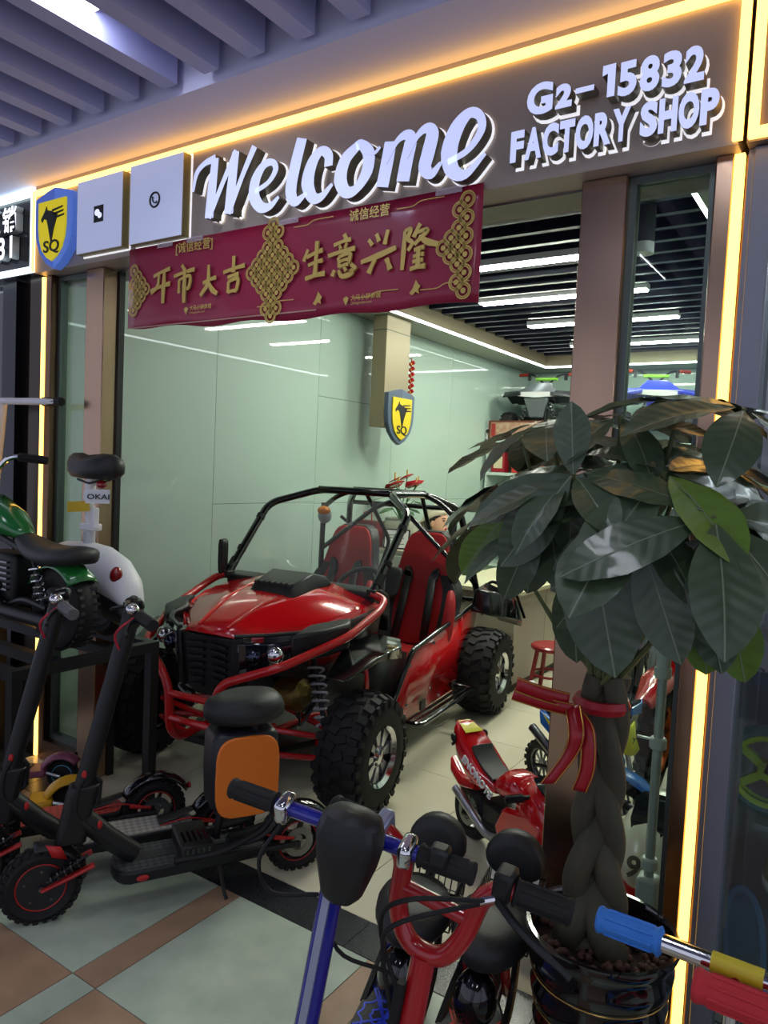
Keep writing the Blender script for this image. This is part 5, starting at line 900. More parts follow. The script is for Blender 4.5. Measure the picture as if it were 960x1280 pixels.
def money_tree():
    t = root('potted_tree', 'braided money tree in a glossy black pot in front of the right pillar', 'potted plant', (-.465, 1.705, 0))
    pr = [(.11, 0), (.125, .01)]
    for k in range(5):
        z = .03+.079*k; r = .122+.009*k; pr += [(r-.004, z), (r+.006, z+.02), (r+.008, z+.04), (r+.002, z+.06)]
    pr += [(.168, .425), (.175, .44), (.173, .452), (.163, .452), (.158, .44), (.154, .40), (.15, .38)]
    p = MB().lathe(pr, n=48, cap=False).build('pot', M('black_glaze', '#0b0b0c', .08, coat=1.), t, sm=50); MB().lathe([(.001, .39), (.153, .39)], n=32, cap=False).build('soil', M('soil', '#2a1d16', .9), t)
    m = MB()
    for k in range(5): m.ring((0, 0, .03+.079*k-.003), (0, 0, 1), .122+.009*k-.001, .0016, 40, 4)
    m.build('gold_lines', M('gold_line', '#b08a4a', .3, metal=.9), p)
    rnd = random.Random(5); m = MB()
    for i in range(230):
        a = rnd.uniform(0, 2*PI); r = .147*math.sqrt(rnd.random()); m.ell((r*math.cos(a), r*math.sin(a), .396+rnd.uniform(0, .010)), (.010, .009, .008), (rnd.random(), rnd.random(), rnd.random()), 6, 4)
    m.build('clay_pebbles', M('clay_pebble', '#4a2f25', .75), t, sm=60)['kind'] = 'stuff'
    BK = M('bark', '#4d4a37', .75, noise=(14, '#302e22', .25), bump=(30, .5), stretch=(1, 1, .5))
    for k in range(4):
        ph = 2*PI*k/4; pts = []; rad = []
        for i in range(41):
            u = i/40; z = .385+.65*u; w = 1-.15*u+(.5*(1-u)**6); a = ph+u*2*PI*1.15
            pts.append((.036*w*math.sin(a)-.022-.012*u, .022*w*math.sin(2*a)+.03*u+.012*math.cos(ph), z)); rad.append(.032-.007*u+.008*(1-u)**4)
        MB().tube(pts, rad, 12).build('trunk_strand', BK, t, sm=60)
    GREEN = M('leaf_green', '#364631', .36, noise=(7, '#45553d', .3), bump=(35, .12), coat=.15); GREEN2 = M('leaf_fresh', '#4d6a25', .4, noise=(7, '#5f7d30', .3), bump=(35, .1)); RIB = M('leaf_rib', '#6f7a63', .45); veins(GREEN); veins(GREEN2); TW = M('green_twig', '#55603a', .6)
    protos = []
    for v, (droop, fold) in enumerate(((.10, .10), (.35, .16), (.65, .08), (.25, .02))):
        for mat in (GREEN, GREEN2):
            m = MB(); rows = []; N = 11
            for i in range(N+1):
                s = i/N; w = .225*math.sin(PI*s**1.12)**.72*(.86+.22*s) if 0 < s < 1 else .004
                w = max(w, .004); ang = droop*s*1.3; y = s if droop < .01 else math.sin(ang)/droop/1.3; z = 0 if droop < .01 else -(1-math.cos(ang))/droop/1.3
                wav = .008*math.sin(s*22+v)
                rows.append([(u*w, y, z+fold*abs(u)*w*1.4+wav*abs(u)) for u in (-1, -.6, -.25, 0, .25, .6, 1)])
            m.grid(rows); m.cur = 1
            for a, b in zip(rows, rows[1:]): m.add([(-.006, a[3][1], a[3][2]+.004), (.006, a[3][1], a[3][2]+.004), (.005, b[3][1], b[3][2]+.004), (-.005, b[3][1], b[3][2]+.004)], [(0, 1, 2, 3)])
            o = m.build('leaf', [mat, RIB], t, sm=70); protos.append(o)
    used = set()
    def leaf(kind, pos, d, n, L):
        d = V(d).normalized(); n = V(n); n = (n-d*n.dot(d)).normalized(); x = d.cross(n)
        mt = Matrix((x, d, n)).transposed().to_4x4()
        if kind in used: o = protos[kind].copy(); COL.objects.link(o); o.parent = t
        else: o = protos[kind]; used.add(kind)
        o.matrix_local = Matrix.Translation(pos) @ mt @ Matrix.Diagonal((L*rnd.uniform(.85, 1.12), L, L, 1))
    core = V((-.47, 1.72, 1.10))-V((-.465, 1.705, 0)); base = V((-.505, 1.73, 1.02))-V((-.465, 1.705, 0))
    C = [(-0.5, 1.42, 1.504), (-0.232, 1.38, 1.442), (-0.38, 1.4, 1.45), (-0.63, 1.6, 1.625), (-0.455, 1.55, 1.628), (-0.35, 1.6, 1.665), (-0.718, 1.62, 1.493), (-0.833, 1.75, 1.396), (-0.222, 1.55, 1.643), (-0.336, 1.45, 1.515), (-0.593, 1.8, 1.6), (-0.587, 1.55, 1.402), (-0.368, 1.8, 1.576), (-0.253, 1.72, 1.524), (-0.516, 1.95, 1.579), (-0.705, 1.9, 1.487), (-0.333, 1.62, 1.353), (-0.501, 1.65, 1.494), (-0.187, 1.6, 1.447), (-0.761, 1.75, 1.594)]
    for ci, c in enumerate(C):
        c = V(c)-V((-.465, 1.705, 0)); ax = (c-core); ax.normalize(); ax = (ax+V((0, -.05, .35))).normalized(); x, y = frame_of(ax); nL = (6, 6, 5, 5, 6, 5, 5, 5)[ci % 8]; a0 = rnd.uniform(0, 2*PI); big = (.20, .235, .22, .19, .20, .18, .21, .20)[ci % 8]
        pts = catmull([base+V((rnd.uniform(-.02, .02), rnd.uniform(-.02, .02), -.02)), base*.6+c*.4+V((0, 0, -.03)), c-ax*.06, c], 5); MB().tube(pts, [.007]*6+[.005]*(len(pts)-6), 6).build('twig', TW, t)
        for k in range(nL):
            a = a0+2*PI*k/nL+rnd.uniform(-.15, .15); d = x*math.cos(a)+y*math.sin(a); d = (d+ax*rnd.uniform(-.05, .25)+V((0, 0, -.28))).normalized(); L = big*rnd.uniform(.8, 1.2)*(1.15 if d.z < -.5 else 1.)
            if (c+d*L).y > .30: continue
            kind = rnd.choice((0, 2, 2, 4, 6, 2, 0, 3 if d.z < -.4 or ci in (11, 16, 7) else 2)); leaf(kind, c+d*.018, d, ax, L)
    for c, d, n, L, k in (((-.449, 1.37, 1.42), (.25, -.02, -1), (.35, -1, .0), .30, 0), ((-.49, 1.38, 1.50), (-.55, 0, -.75), (.3, -1, .3), .24, 0), ((-.56, 1.42, 1.42), (-.35, -.1, -.9), (.3, -1, .2), .21, 2), ((-.35, 1.36, 1.40), (.35, 0, -.9), (.2, -1, .2), .24, 0), ((-.40, 1.40, 1.36), (-.55, 0, -.8), (.3, -1, .2), .22, 2), ((-.52, 1.5, 1.33), (.1, 0, -1), (.3, -1, .2), .24, 2), ((-.33, 1.39, 1.43), (-.75, -.05, -.5), (.2, -1, .6), .27, 2), ((-.235, 1.38, 1.43), (.12, .05, -1), (.4, -1, .2), .24, 2), ((-.25, 1.40, 1.40), (-.65, 0, -.8), (.2, -1, .3), .25, 0), ((-.50, 1.42, 1.50), (-.85, .05, -.35), (.2, -1, .7), .25, 0), ((-.50, 1.42, 1.50), (.8, .1, -.25), (.2, -1, .6), .17, 0), ((-.50, 1.42, 1.50), (-.1, .05, .9), (.3, -1, .2), .15, 0), ((-.50, 1.42, 1.49), (.0, .0, -1), (.3, -1, .2), .16, 2), ((-.60, 1.52, 1.42), (-.15, 0, -1), (.3, -1, .2), .2, 2), ((-.72, 1.60, 1.40), (-.6, -.1, -.8), (.3, -1, .4), .2, 3), ((-.26, 1.5, 1.30), (.1, .1, -1), (.3, -1, .2), .19, 3), ((-.23, 1.5, 1.32), (.3, .1, -1), (.3, -1, .2), .22, 3)): leaf(k, V(c)-V((-.465, 1.705, 0)), d, n, L)
    for i, o in enumerate(protos):
        if i not in used: bpy.data.objects.remove(o)
    # red gift ribbon tied at the top of the trunk
    RB = M('ribbon_red', '#9c1420', .35); RG = M('ribbon_gold', '#b8923e', .35, metal=.6)
    def strip(pts, w, up):
        up = V(up).normalized(); P = catmull(pts, 6); m = MB().grid([[p+up*w, p-up*w] for p in P]); o = m.build('ribbon', RB, t, sol=.001); g = MB()
        for s in (1, -1): g.grid([[p+up*w*.92*s+V((0, -.002, 0)), p+up*w*.80*s+V((0, -.002, 0))] for p in P])
        g.build('ribbon_edge', RG, o, sm=0, sol=.001)
    q = V((-.465, 1.705, 0)); f = lambda x, y, z: V((x, y, z))-q
    strip([f(-.555, 1.64, .985), f(-.60, 1.60, 1.00), f(-.66, 1.58, 1.015)], .018, (.1, 0, 1)); strip([f(-.545, 1.64, .965), f(-.60, 1.61, .975), f(-.675, 1.60, .985)], .016, (.25, 0, 1)); strip([f(-.545, 1.64, .975), f(-.52, 1.60, .93), f(-.53, 1.60, .88), f(-.575, 1.59, .80)], .02, (1, 0, .3)); strip([f(-.54, 1.64, .97), f(-.50, 1.61, .94), f(-.49, 1.60, .86), f(-.505, 1.60, .80)], .018, (1, 0, .1))
    MB().tube(catmull([f(-.505+.055*math.cos(a), 1.725+.055*math.sin(a), .97) for a in [2*PI*i/12 for i in range(12)]], 2, True), .012, 6, flat=1.4).build('ribbon_band', RB, t); return t
money_tree()
# ---------------------------------------------------------------- deeper in the shop
o = MB().bb(-3.225, -3.1, 4.60, 4.93, 1.80, 2.63).build('pillar_hanging', BEIGE, bev=.004); struct(o); box('joint_line', SEAM, o, -3.2255, -3.0995, 4.5995, 4.9305, 2.515, 2.52)
t = root('shield_emblem', 'grey edged yellow shield emblem on the hanging champagne box inside', 'emblem', (-3.099, 4.79, 1.885), PI/2); shield(t, (M('emblem_slate', '#4a586c', .35), M('emblem_slate2', '#54637a', .35)), YELU, EBL, .37, .425, .04)
t = root('firecracker_charm', 'red string charm hanging beside the champagne box', 'charm', (-3.16, 5.06, 2.03)); m = MB().tube([(0, 0, .34), (0, 0, 0)], .004, 6).build('cord', REDT, t)
for i in range(7): MB().tube([(-.02, 0, .02+.045*i), (.02, .01, .045+.045*i)], .016, 8).build('firecracker', M('charm_red', '#b3202a', .35), t); MB().ring((0, -.0, .03+.045*i), (1, .3, .6), .016, .003, 10, 4).build('gold_band', M('charm_gold', '#c29b45', .35, metal=.8), t)
box('hook', STEEL, t, -.21, .003, -.003, .003, .336, .342)
# display shelf on the back wall
t = root('display_shelf', 'mint display shelf unit along the back wall', 'shelf', (-1.9, 7.38, 0)); SH = M('shelf_mint', '#c3d4cb', .3, coat=.4)
for z in (.06, .55, 1.02, 1.47, 1.80): box('shelf_board', SH, t, -1.44, 1.10, -.53, .53, z, z+.03)
for x in (-1.44, -.6, .25, 1.08): box('shelf_side', SH, t, x, x+.02, -.52, .53, 0, 1.80)
box('shelf_back', SH, t, -1.42, 1.08, .50, .53, .09, 1.80)
t = root('framed_picture', 'long framed team photo leaning on the display shelf under the grey quad', 'picture', (-3.0, 6.87, 1.83)); box('frame', M('frame_brown', '#6b3c2c', .4), t, -.33, .33, -.012, .012, 0, .19, .003); box('print', M('print_cream', '#cdbfa2', .5, noise=(22, '#a8604e', .3)), t, -.30, .30, -.0135, -.0125, .02, .17); box('red_border', M('print_red', '#a32a2a', .5), t, -.295, -.25, -.0145, -.0137, .03, .16)
t = root('security_camera', 'small white round security camera at the left end of the shelf', 'camera', (-3.30, 6.93, 1.83)) if False else root('security_camera', 'small white round security camera beside the framed photo', 'camera', (-3.30, 6.84, 1.47+.36)); MB().lathe([(.035, 0), (.04, .01), (.028, .03), (.03, .05)], n=18).build('base', WHT, t); MB().ell((-.0, 0, .085), (.045, .045, .048)).build('head', WHT, t); MB().cyl((.01, -.035, .09), (.012, -.05, .092), .022, n=16).build('lens', BLKG, t)
t.location = (-3.345, 6.90, 1.83); t.scale = (.9, .9, .9)
for i, (x, w, h, z, c, l) in enumerate(((-3.27, .14, .20, 1.50, '#9c1f2c', 'dark red gift box on the second shelf'), (-3.03, .18, .26, 1.50, '#c0392f', 'red and cream gift box on the second shelf'), (-2.83, .12, .08, 1.50, '#b4462f', 'small flat red box on the second shelf'))):
    t = root('gift_box', l, 'box', (x+.04, 6.98, z+.002), .1*i, 'gift boxes on the back shelf'); box('carton', M('gift%d' % i, c, .4), t, -w/2, w/2, -.06, .06, 0, h, .003); box('label', M('gift_cream', '#d8cda8', .5), t, -w*.34, w*.34, -.062, -.0605, h*.2, h*.8)
t = root('toy_helmet', 'red and blue toy helmet on the second shelf', 'helmet', (-2.62, 7.02, 1.502)); MB().lathe([(.09, 0), (.10, .05), (.095, .10), (.07, .145), (.03, .165), (.001, .168)], n=24).build('shell', M('helmet_red', '#a62c30', .25, coat=.6), t); MB().lathe([(.101, .04), (.102, .07), (.098, .085)], n=24, cap=False).build('stripe', M('helmet_blue', '#2c66b4', .3), t, sol=.004)
# quads
def quad(label, loc, rz, c1, c2, s=1.):
    t = root('mini_quad', label, 'quad bike', loc, rz, 'mini quads on the back shelf'); t.scale = (s, s, s)
    for x in (-.31, .31):
        for y in (-.32, .32): wheel_atv(t, x, y, .15, 1 if x > 0 else -1, .15, .13, .07, knobs=14)
    MB().ext([(-.17, -.46, .50), (.17, -.46, .50), (.20, -.44, .46), (0, -.47, .44), (-.20, -.44, .46)], (0, .04, 0)).build('nose_lip', WHT, t)
    MB().loft([[(-.22, -.45, .47), (.22, -.45, .47), (.20, -.45, .50), (-.20, -.45, .50)], [(-.23, -.25, .47), (.23, -.25, .47), (.10, -.22, .62), (-.10, -.22, .62)], [(-.12, -.05, .47), (.12, -.05, .47), (.06, -.06, .64), (-.06, -.06, .64)]]).build('front_cowl', c1, t, bev=.012)
    for sd in (1, -1):
        MB().loft([[(sd*.16, -.48, .50), (sd*.36, -.44, .46), (sd*.36, -.44, .44), (sd*.16, -.48, .46)], [(sd*.14, -.28, .54), (sd*.40, -.26, .52), (sd*.40, -.26, .50), (sd*.14, -.28, .5)], [(sd*.12, -.1, .48), (sd*.36, -.12, .42), (sd*.36, -.12, .40), (sd*.12, -.1, .42)]]).build('fender', c2, t, bev=.008)
        MB().loft([[(sd*.10, .12, .46), (sd*.38, .16, .44), (sd*.38, .16, .42), (sd*.10, .12, .42)], [(sd*.10, .32, .50), (sd*.40, .32, .48), (sd*.40, .32, .46), (sd*.1, .32, .46)], [(sd*.10, .48, .48), (sd*.34, .48, .44), (sd*.34, .48, .42), (sd*.1, .48, .44)]]).build('fender', c2, t, bev=.008)
        MB().tube([(sd*.05, -.2, .24), (sd*.27, -.32, .15)], .014, 6).build('suspension_arm', BLKM, t); shock(t, (sd*.10, -.30, .42), (sd*.20, -.32, .19), .025, ALU, 5); h = MB().tube(fillet([(0, -.06, .60), (sd*.10, -.06, .70), (sd*.16, -.04, .735), (sd*.32, .02, .735)], .05), .011, 8).build('handlebar', BLKM, t); grip(h, (sd*.22, -.015, .735), (sd*.33, .025, .735), .016, M('grip_red', '#a8321f', .5) if c1 != BLUEP else RUB); MB().box((sd*.20, -.03, .70), (.03, .03, .06)).build('lever_clamp', BLKM, h)
    MB().loft([[(-.13, -.44, .44), (.13, -.44, .44), (.07, -.40, .24), (-.07, -.40, .24)], [(-.13, -.38, .44), (.13, -.38, .44), (.07, -.36, .24), (-.07, -.36, .24)]]).build('front_skid', c1, t, bev=.01); MB().bb(-.09, .09, -.3, .4, .16, .34).build('engine', BLKM, t, bev=.02); MB().tube([(-.12, -.06, .68), (.12, -.06, .68)], .018, 8).build('bar_pad', M('pad_green', '#7fbf3a', .5) if c1 != BLUEP else BLUEP, t)
    MB().loft([[(u*w, y, z+.03*(1-u*u)) for u in (-1, -.5, 0, .5, 1)]+[(u*w, y, z-.06) for u in (1, .5, 0, -.5, -1)] for y, w, z in ((-.02, .06, .53), (.1, .085, .50), (.3, .10, .51), (.44, .09, .54))]).build('seat', LEATH, t, bev=.006)
quad('grey mini quad bike on top of the back shelf', (-2.93, 7.385, 1.836), R(6), M('quad_grey', '#737a7e', .3, metal=.3), M('quad_dark', '#24272c', .4), .95); quad('blue mini quad bike on top of the back shelf, seen through the right window', (-1.85, 7.38, 1.836), R(20), M('quad_blue', '#2330a8', .3, coat=.5), M('quad_blue', '#2330a8', .3), .95)
# counter and its things
t = root('counter', 'beige service counter behind the buggy', 'counter', (-2.29, 5.45, 0)); CN = M('counter_beige', '#b3aa98', .35); box('body', CN, t, -.31, .31, -.81, .85, .06, .67); box('plinth', M('plinth_dark', '#3a3733', .6), t, -.29, .29, -.79, .83, 0, .06); box('worktop', M('counter_top', '#cfc9a8', .25), t, -.34, .34, -.84, .88, .67, .70, .004)
for y in (-.25, .3): box('panel_joint', SEAM, t, .3095, .3105, y, y+.004, .06, .67)
box('knee_recess_shade', M('recess_shade', '#4d4943', .7), t, .308, .3115, .31, .80, .08, .42)  # flat dark panel, the shade inside a knee hole painted on
t = root('candy_bowl', 'glass bowl of wrapped sweets on the counter', 'bowl', (-2.13, 4.95, .70)); MB().lathe([(.04, 0), (.05, .008), (.10, .05), (.13, .085), (.126, .087), (.095, .055), (.045, .014), (.001, .012)], n=28, cap=False).build('glass', M('amber_glass', '#e6d6b0', .05, alpha=.35, coat=1), t); m = MB(); rnd = random.Random(2)
for i in range(40): a = rnd.uniform(0, 6.3); r = .095*math.sqrt(rnd.random()); m.ell((r*math.cos(a), r*math.sin(a), .045+.25*r+rnd.uniform(0, .03)), (.018, .010, .009), (rnd.random(), rnd.random(), rnd.random()*3), 6, 4)
m.build('sweets', M('sweet_wrap', '#aa3333', .35, noise=(25, '#d9c08a', .1)), t)['kind'] = 'stuff'
t = root('toy_kart', 'black toy kart model on the counter', 'toy car', (-2.25, 5.75, .70), .5)
for x in (-.09, .09):
    for y in (-.13, .13): o = tyre(t, y, .05, .05, .05, .025, x=x); hubdisc(o, .026, .024, STEEL)
MB().bb(-.05, .05, -.2, .2, .04, .07).bb(-.04, .04, .05, .16, .07, .16).build('chassis', BLKM, t, bev=.006); MB().tube(fillet([(-.05, -.1, .07), (-.05, -.02, .2), (.05, -.02, .2), (.05, -.1, .07)], .02), .007, 6).build('roll_bar', BLKM, t)
for i, (x, y, r, l) in enumerate(((-2.06, 4.78, .3, 'dark grey remote control near the edge of the counter'), (-2.12, 5.28, -.2, 'black stapler-like gadget behind the sweets on the counter'))):
    t = root('remote_control', l, 'remote control', (x, y, .70), r); MB().loft([[(u*w, yy, z) for u, z in ((-1, 0), (1, 0), (.8, .022), (-.8, .022))] for yy, w in ((-.09, .02), (-.07, .028), (.07, .026), (.09, .018))]).build('case', DKG, t, bev=.005); m = MB()
    for k in range(5): m.cyl((0, -.05+.025*k, .022), (0, -.05+.025*k, .026), .007, n=8)
    m.build('buttons', RUB, t)
t = root('stool', 'red wooden stool beside the counter', 'stool', (-1.79, 4.86, 0)); SR = M('stool_red', '#8f1f26', .35, coat=.3); MB().lathe([(.001, .30), (.13, .30), (.14, .31), (.14, .325), (.13, .335), (.001, .335)], n=24).build('seat', SR, t)
for k in range(4): a = PI/4+PI/2*k; MB().tube([(.15*math.cos(a), .15*math.sin(a), 0), (.10*math.cos(a), .10*math.sin(a), .305)], .016, 8).build('leg', SR, t)
MB().ring((0, 0, .13), (0, 0, 1), .125, .009, 24, 6).build('foot_ring', SR, t)
# cabinet with planter, bag and certificate
t = root('side_cabinet', 'low pale cabinet against the mint wall behind the buggy', 'cabinet', (-3.05, 4.95, 0)); box('body', M('cabinet_pale', '#b8beb3', .4), t, -.30, .30, -.27, .27, 0, .86, .004); box('top_board', CN, t, -.305, .31, -.28, .28, .86, .88)
for x in (-.15, .15): d = box('door', M('cabinet_door', '#c3c8be', .35), t, x-.143, x+.143, -.286, -.271, .04, .84, .003); MB().cyl((x+(-.10 if x > 0 else .10), -.30, .42), (x+(-.10 if x > 0 else .10), -.30, .52), .006).build('handle', STEEL, d)
t = root('potted_anthurium', 'red anthurium plant in a round pale ceramic pot', 'potted plant', (-3.11, 4.93, .88)); MB().lathe([(.07, 0), (.12, .03), (.155, .10), (.15, .17), (.12, .21), (.125, .225), (.11, .225), (.105, .2)], n=28).build('pot', M('celadon', '#a7ab96', .25, noise=(6, '#8d9080', .2), coat=.5), t)
rnd = random.Random(9); LG = M('anthurium_leaf', '#2f5a2c', .35); FR = M('anthurium_red', '#b81f2e', .25, coat=.5)
for i in range(12):
    a = rnd.uniform(0, 6.28); h = rnd.uniform(.28, .46); c = V((.11*math.cos(a), .11*math.sin(a), h)); MB().tube([(0, 0, .2), (c.x*.4, c.y*.4, h*.8), c], .004, 5).build('stem', TWG if False else LG, t); x, y = frame_of(V((math.cos(a), math.sin(a), .5)))
    d = V((math.cos(a)*.8, math.sin(a)*.8, -.25)); sdv = V((-math.sin(a), math.cos(a), 0)); MB().add([c, c+d*.05+sdv*.045, c+d*.12+sdv*.03, c+d*.19, c+d*.12-sdv*.03, c+d*.05-sdv*.045], [(0, 1, 2, 3), (0, 3, 4, 5)]).build('leaf', LG, t, sol=.002)
for i, (x, y, z) in enumerate(((-.05, -.03, .52), (.03, .02, .545), (.01, -.07, .49), (.16, -.05, .49), (-.08, .05, .47), (.10, .08, .50))):
    c = V((x, y, z)); MB().tube([(0, 0, .2), (x*.4, y*.4, .38), c], .004, 5).build('stem', LG, t); d = V((.5-.2*i, -.8, .1)).normalized(); s_ = V((.7, .3, .4)).normalized(); MB().add([c-d*.02, c+s_*.06+d*.01, c+d*.07+s_*.05, c+d*.11, c+d*.07-s_*.05, c-s_*.06+d*.01], [(0, 1, 2, 3), (0, 3, 4, 5)]).build('flower', FR, t, sol=.003); MB().tube([c, c+V((.01, -.02, .06))], .006, 6).build('spadix', M('spadix', '#c9a84a', .5), t)
t = root('gift_bag', 'dark red paper bag beside the anthurium', 'bag', (-3.26, 4.735, .88)); MB().loft([[(-.09, -.05, z), (.09, -.05, z), (.09, .05, z), (-.09, .05, z)] for z in (0, .2)]).build('bag', M('bag_red', '#6d1c26', .5), t); MB().tube(fillet([(-.04, -.05, .2), (-.04, -.05, .27), (.04, -.05, .27), (.04, -.05, .2)], .03), .004, 6).build('handle', REDT, t)
t = root('certificate', 'framed white certificate standing on the pale cabinet', 'picture frame', (-3.02, 4.74, .882), rot=(R(-8), 0, R(20))); box('frame', BLKM, t, -.10, .10, -.008, .008, 0, .15); box('paper', M('paper_white', '#d6d8d6', .5), t, -.09, .09, -.0095, -.0085, .01, .14); m = MB()
for k in range(4): m.bb(-.06, .06-.02*(k % 2), -.0105, -.0097, .035+.022*k, .040+.022*k)
m.build('print_lines', DKG, t, sm=0)
# ---------------------------------------------------------------- person seated behind the counter
def person():
    t = root('person', 'person in a cream head scarf sitting behind the buggy seats, in profile', 'person', (-3.12, 5.46, 0)); t.scale = (.97, .97, .97); SK = M('skin', '#d9a98c', .5); TOP = M('cream_top', '#c9c4b4', .8); PT = M('dark_trousers', '#33363d', .8); SCF = M('scarf_cream', '#cdc6b0', .85, bump=(40, .1)); HR = M('hair_dark', '#1d1815', .5)
    def skin(name, verts, edges, mat, sub=2):
        me = bpy.data.meshes.new(name); me.from_pydata([v[:3] for v in verts], edges, []); o = bpy.data.objects.new(name, me); COL.objects.link(o); o.parent = t
        md = o.modifiers.new('skin', 'SKIN'); 
        for i, v in enumerate(verts): me.skin_vertices[0].data[i].radius = (v[3], v[4] if len(v) > 4 else v[3])
        me.skin_vertices[0].data[0].use_root = True; q = o.modifiers.new('sub', 'SUBSURF'); q.levels = q.render_levels = sub; md.use_smooth_shade = True; me.materials.append(mat); return o
    # faces +x ; pelvis on the stool at z .44
    v = [(0, 0, .50, .13, .12), (0, 0, .62, .115, .10), (.01, 0, .76, .13, .10), (.02, 0, .86, .12, .09), (.03, 0, .93, .05, .05),
         (.01, .15, .86, .05), (.06, .19, .66, .04), (.24, .14, .58, .032), (.01, -.15, .86, .05), (.06, -.19, .66, .04), (.24, -.14, .58, .032)]
    skin('torso', v, [(0, 1), (1, 2), (2, 3), (3, 4), (3, 5), (5, 6), (6, 7), (3, 8), (8, 9), (9, 10)], TOP)
    v = [(0, 0, .50, .12, .11), (.04, .09, .47, .085), (.24, .10, .46, .07), (.40, .10, .46, .06), (.39, .10, .25, .045), (.37, .10, .06, .035), (.46, .10, .03, .03), (.04, -.09, .47, .085), (.24, -.10, .46, .07), (.40, -.10, .46, .06), (.39, -.10, .25, .045), (.37, -.10, .06, .035), (.46, -.10, .03, .03)]
    skin('trousers', v, [(0, 1), (1, 2), (2, 3), (3, 4), (4, 5), (5, 6), (0, 7), (7, 8), (8, 9), (9, 10), (10, 11), (11, 12)], PT)
    for sd in (1, -1):
        hx, hy, hz = .25, sd*.135, .575; v = [(hx, hy, hz, .026, .02), (hx+.05, hy, hz-.01, .036, .018), (hx+.09, hy, hz-.015, .034, .016)]; e = [(0, 1), (1, 2)]; base = 2
        for k, (dy, ln) in enumerate(((-.027, .06), (-.009, .075), (.009, .07), (.027, .055))): i = len(v); v += [(hx+.10, hy+dy, hz-.015, .010), (hx+.10+ln*.55, hy+dy*1.1, hz-.022, .009), (hx+.10+ln, hy+dy*1.15, hz-.04, .008)]; e += [(base, i), (i, i+1), (i+1, i+2)]
        i = len(v); v += [(hx+.04, hy-sd*.035, hz-.005, .012), (hx+.075, hy-sd*.055, hz-.015, .010), (hx+.10, hy-sd*.055, hz-.025, .009)]; e += [(1, i), (i, i+1), (i+1, i+2)]; skin('hand', v, e, SK)
    MB().tube([(.03, 0, .90), (.04, 0, .97), (.05, 0, 1.02)], [.05, .045, .05], 12).build('neck', SK, t)
    # head: lathe-like rings from chin to crown, face bulged to +x
    rings = []
    for z, rx, ry, cx in ((.985, .020, .022, .095), (1.0, .05, .045, .075), (1.02, .07, .058, .062), (1.05, .083, .068, .052), (1.08, .09, .073, .048), (1.11, .093, .076, .046), (1.14, .093, .077, .042), (1.17, .085, .072, .038), (1.195, .065, .057, .034), (1.21, .035, .03, .03), (1.214, .01, .01, .03)):
        rings.append([(cx+rx*math.cos(a), ry*math.sin(a), z) for a in [2*PI*k/20 for k in range(20)]])
    h = MB().loft(rings).build('head', SK, t, sm=80); MB().loft([[(.135, 0, 1.115), (.13, .006, 1.113), (.13, -.006, 1.113)], [(.165, 0, 1.075), (.135, .016, 1.072), (.135, -.016, 1.072)], [(.14, 0, 1.064), (.13, .012, 1.064), (.13, -.012, 1.064)]]).build('nose', SK, h, sub=1)
    MB().ell((.132, 0, 1.040), (.012, .024, .006)).ell((.130, 0, 1.031), (.012, .022, .007)).build('mouth', M('lips', '#a8555a', .45), h)
    for sd in (1, -1): MB().ell((.128, sd*.032, 1.108), (.010, .015, .007)).build('eye', M('eye_dark', '#1b1614', .2), h); MB().tube([(.134, sd*.016, 1.127), (.132, sd*.034, 1.131), (.118, sd*.05, 1.126)], .004, 5).build('eyebrow', HR, h); MB().ell((.04, sd*.076, 1.08), (.02, .008, .03)).build('ear', SK, h)
    MB().loft([[(cx+rx*math.cos(a), ry*math.sin(a), z) for a in [2*PI*k/20 for k in range(20)]] for z, rx, ry, cx in ((1.0, .03, .05, -.02), (1.04, .06, .075, -.005), (1.09, .09, .083, .012), (1.14, .10, .086, .03), (1.165, .09, .08, .03))]).build('hair', HR, h, sm=80)
    rings = []
    for z, rx, ry, cx in ((1.10, .07, .088, -.03), (1.125, .10, .093, .0), (1.15, .115, .093, .026), (1.18, .105, .085, .03), (1.21, .08, .066, .026), (1.235, .045, .04, .02), (1.243, .01, .01, .018)): rings.append([(cx+rx*math.cos(a), ry*math.sin(a), z+.02*math.cos(a)) for a in [2*PI*k/22 for k in range(22)]])
    MB().loft(rings).build('head_scarf', SCF, t, sm=80); MB().tube(catmull([(-.05, 0, 1.15), (-.11, .01, 1.08), (-.12, .01, .98), (-.10, 0, .90)], 6), [.03]*6+[.045]*6+[.06]*7, 10, flat=.5).build('scarf_tail', SCF, t, sm=80)
    return t
person()
t = root('stool', 'black office stool the person sits on', 'stool', (-3.12, 5.46, 0)); t.scale = (.97, .97, .90); MB().lathe([(.001, .34), (.17, .34), (.18, .36), (.17, .385), (.001, .39)], n=24).build('seat', LEATH, t); MB().cyl((0, 0, .06), (0, 0, .34), .025).build('column', STEEL, t)
for k in range(5): a = 2*PI*k/5; MB().tube([(0, 0, .08), (.2*math.cos(a), .2*math.sin(a), .05)], [.02, .012], 8).build('leg', BLKM, t); MB().ell((.2*math.cos(a), .2*math.sin(a), .024), (.022, .022, .024)).build('caster', RUB, t)
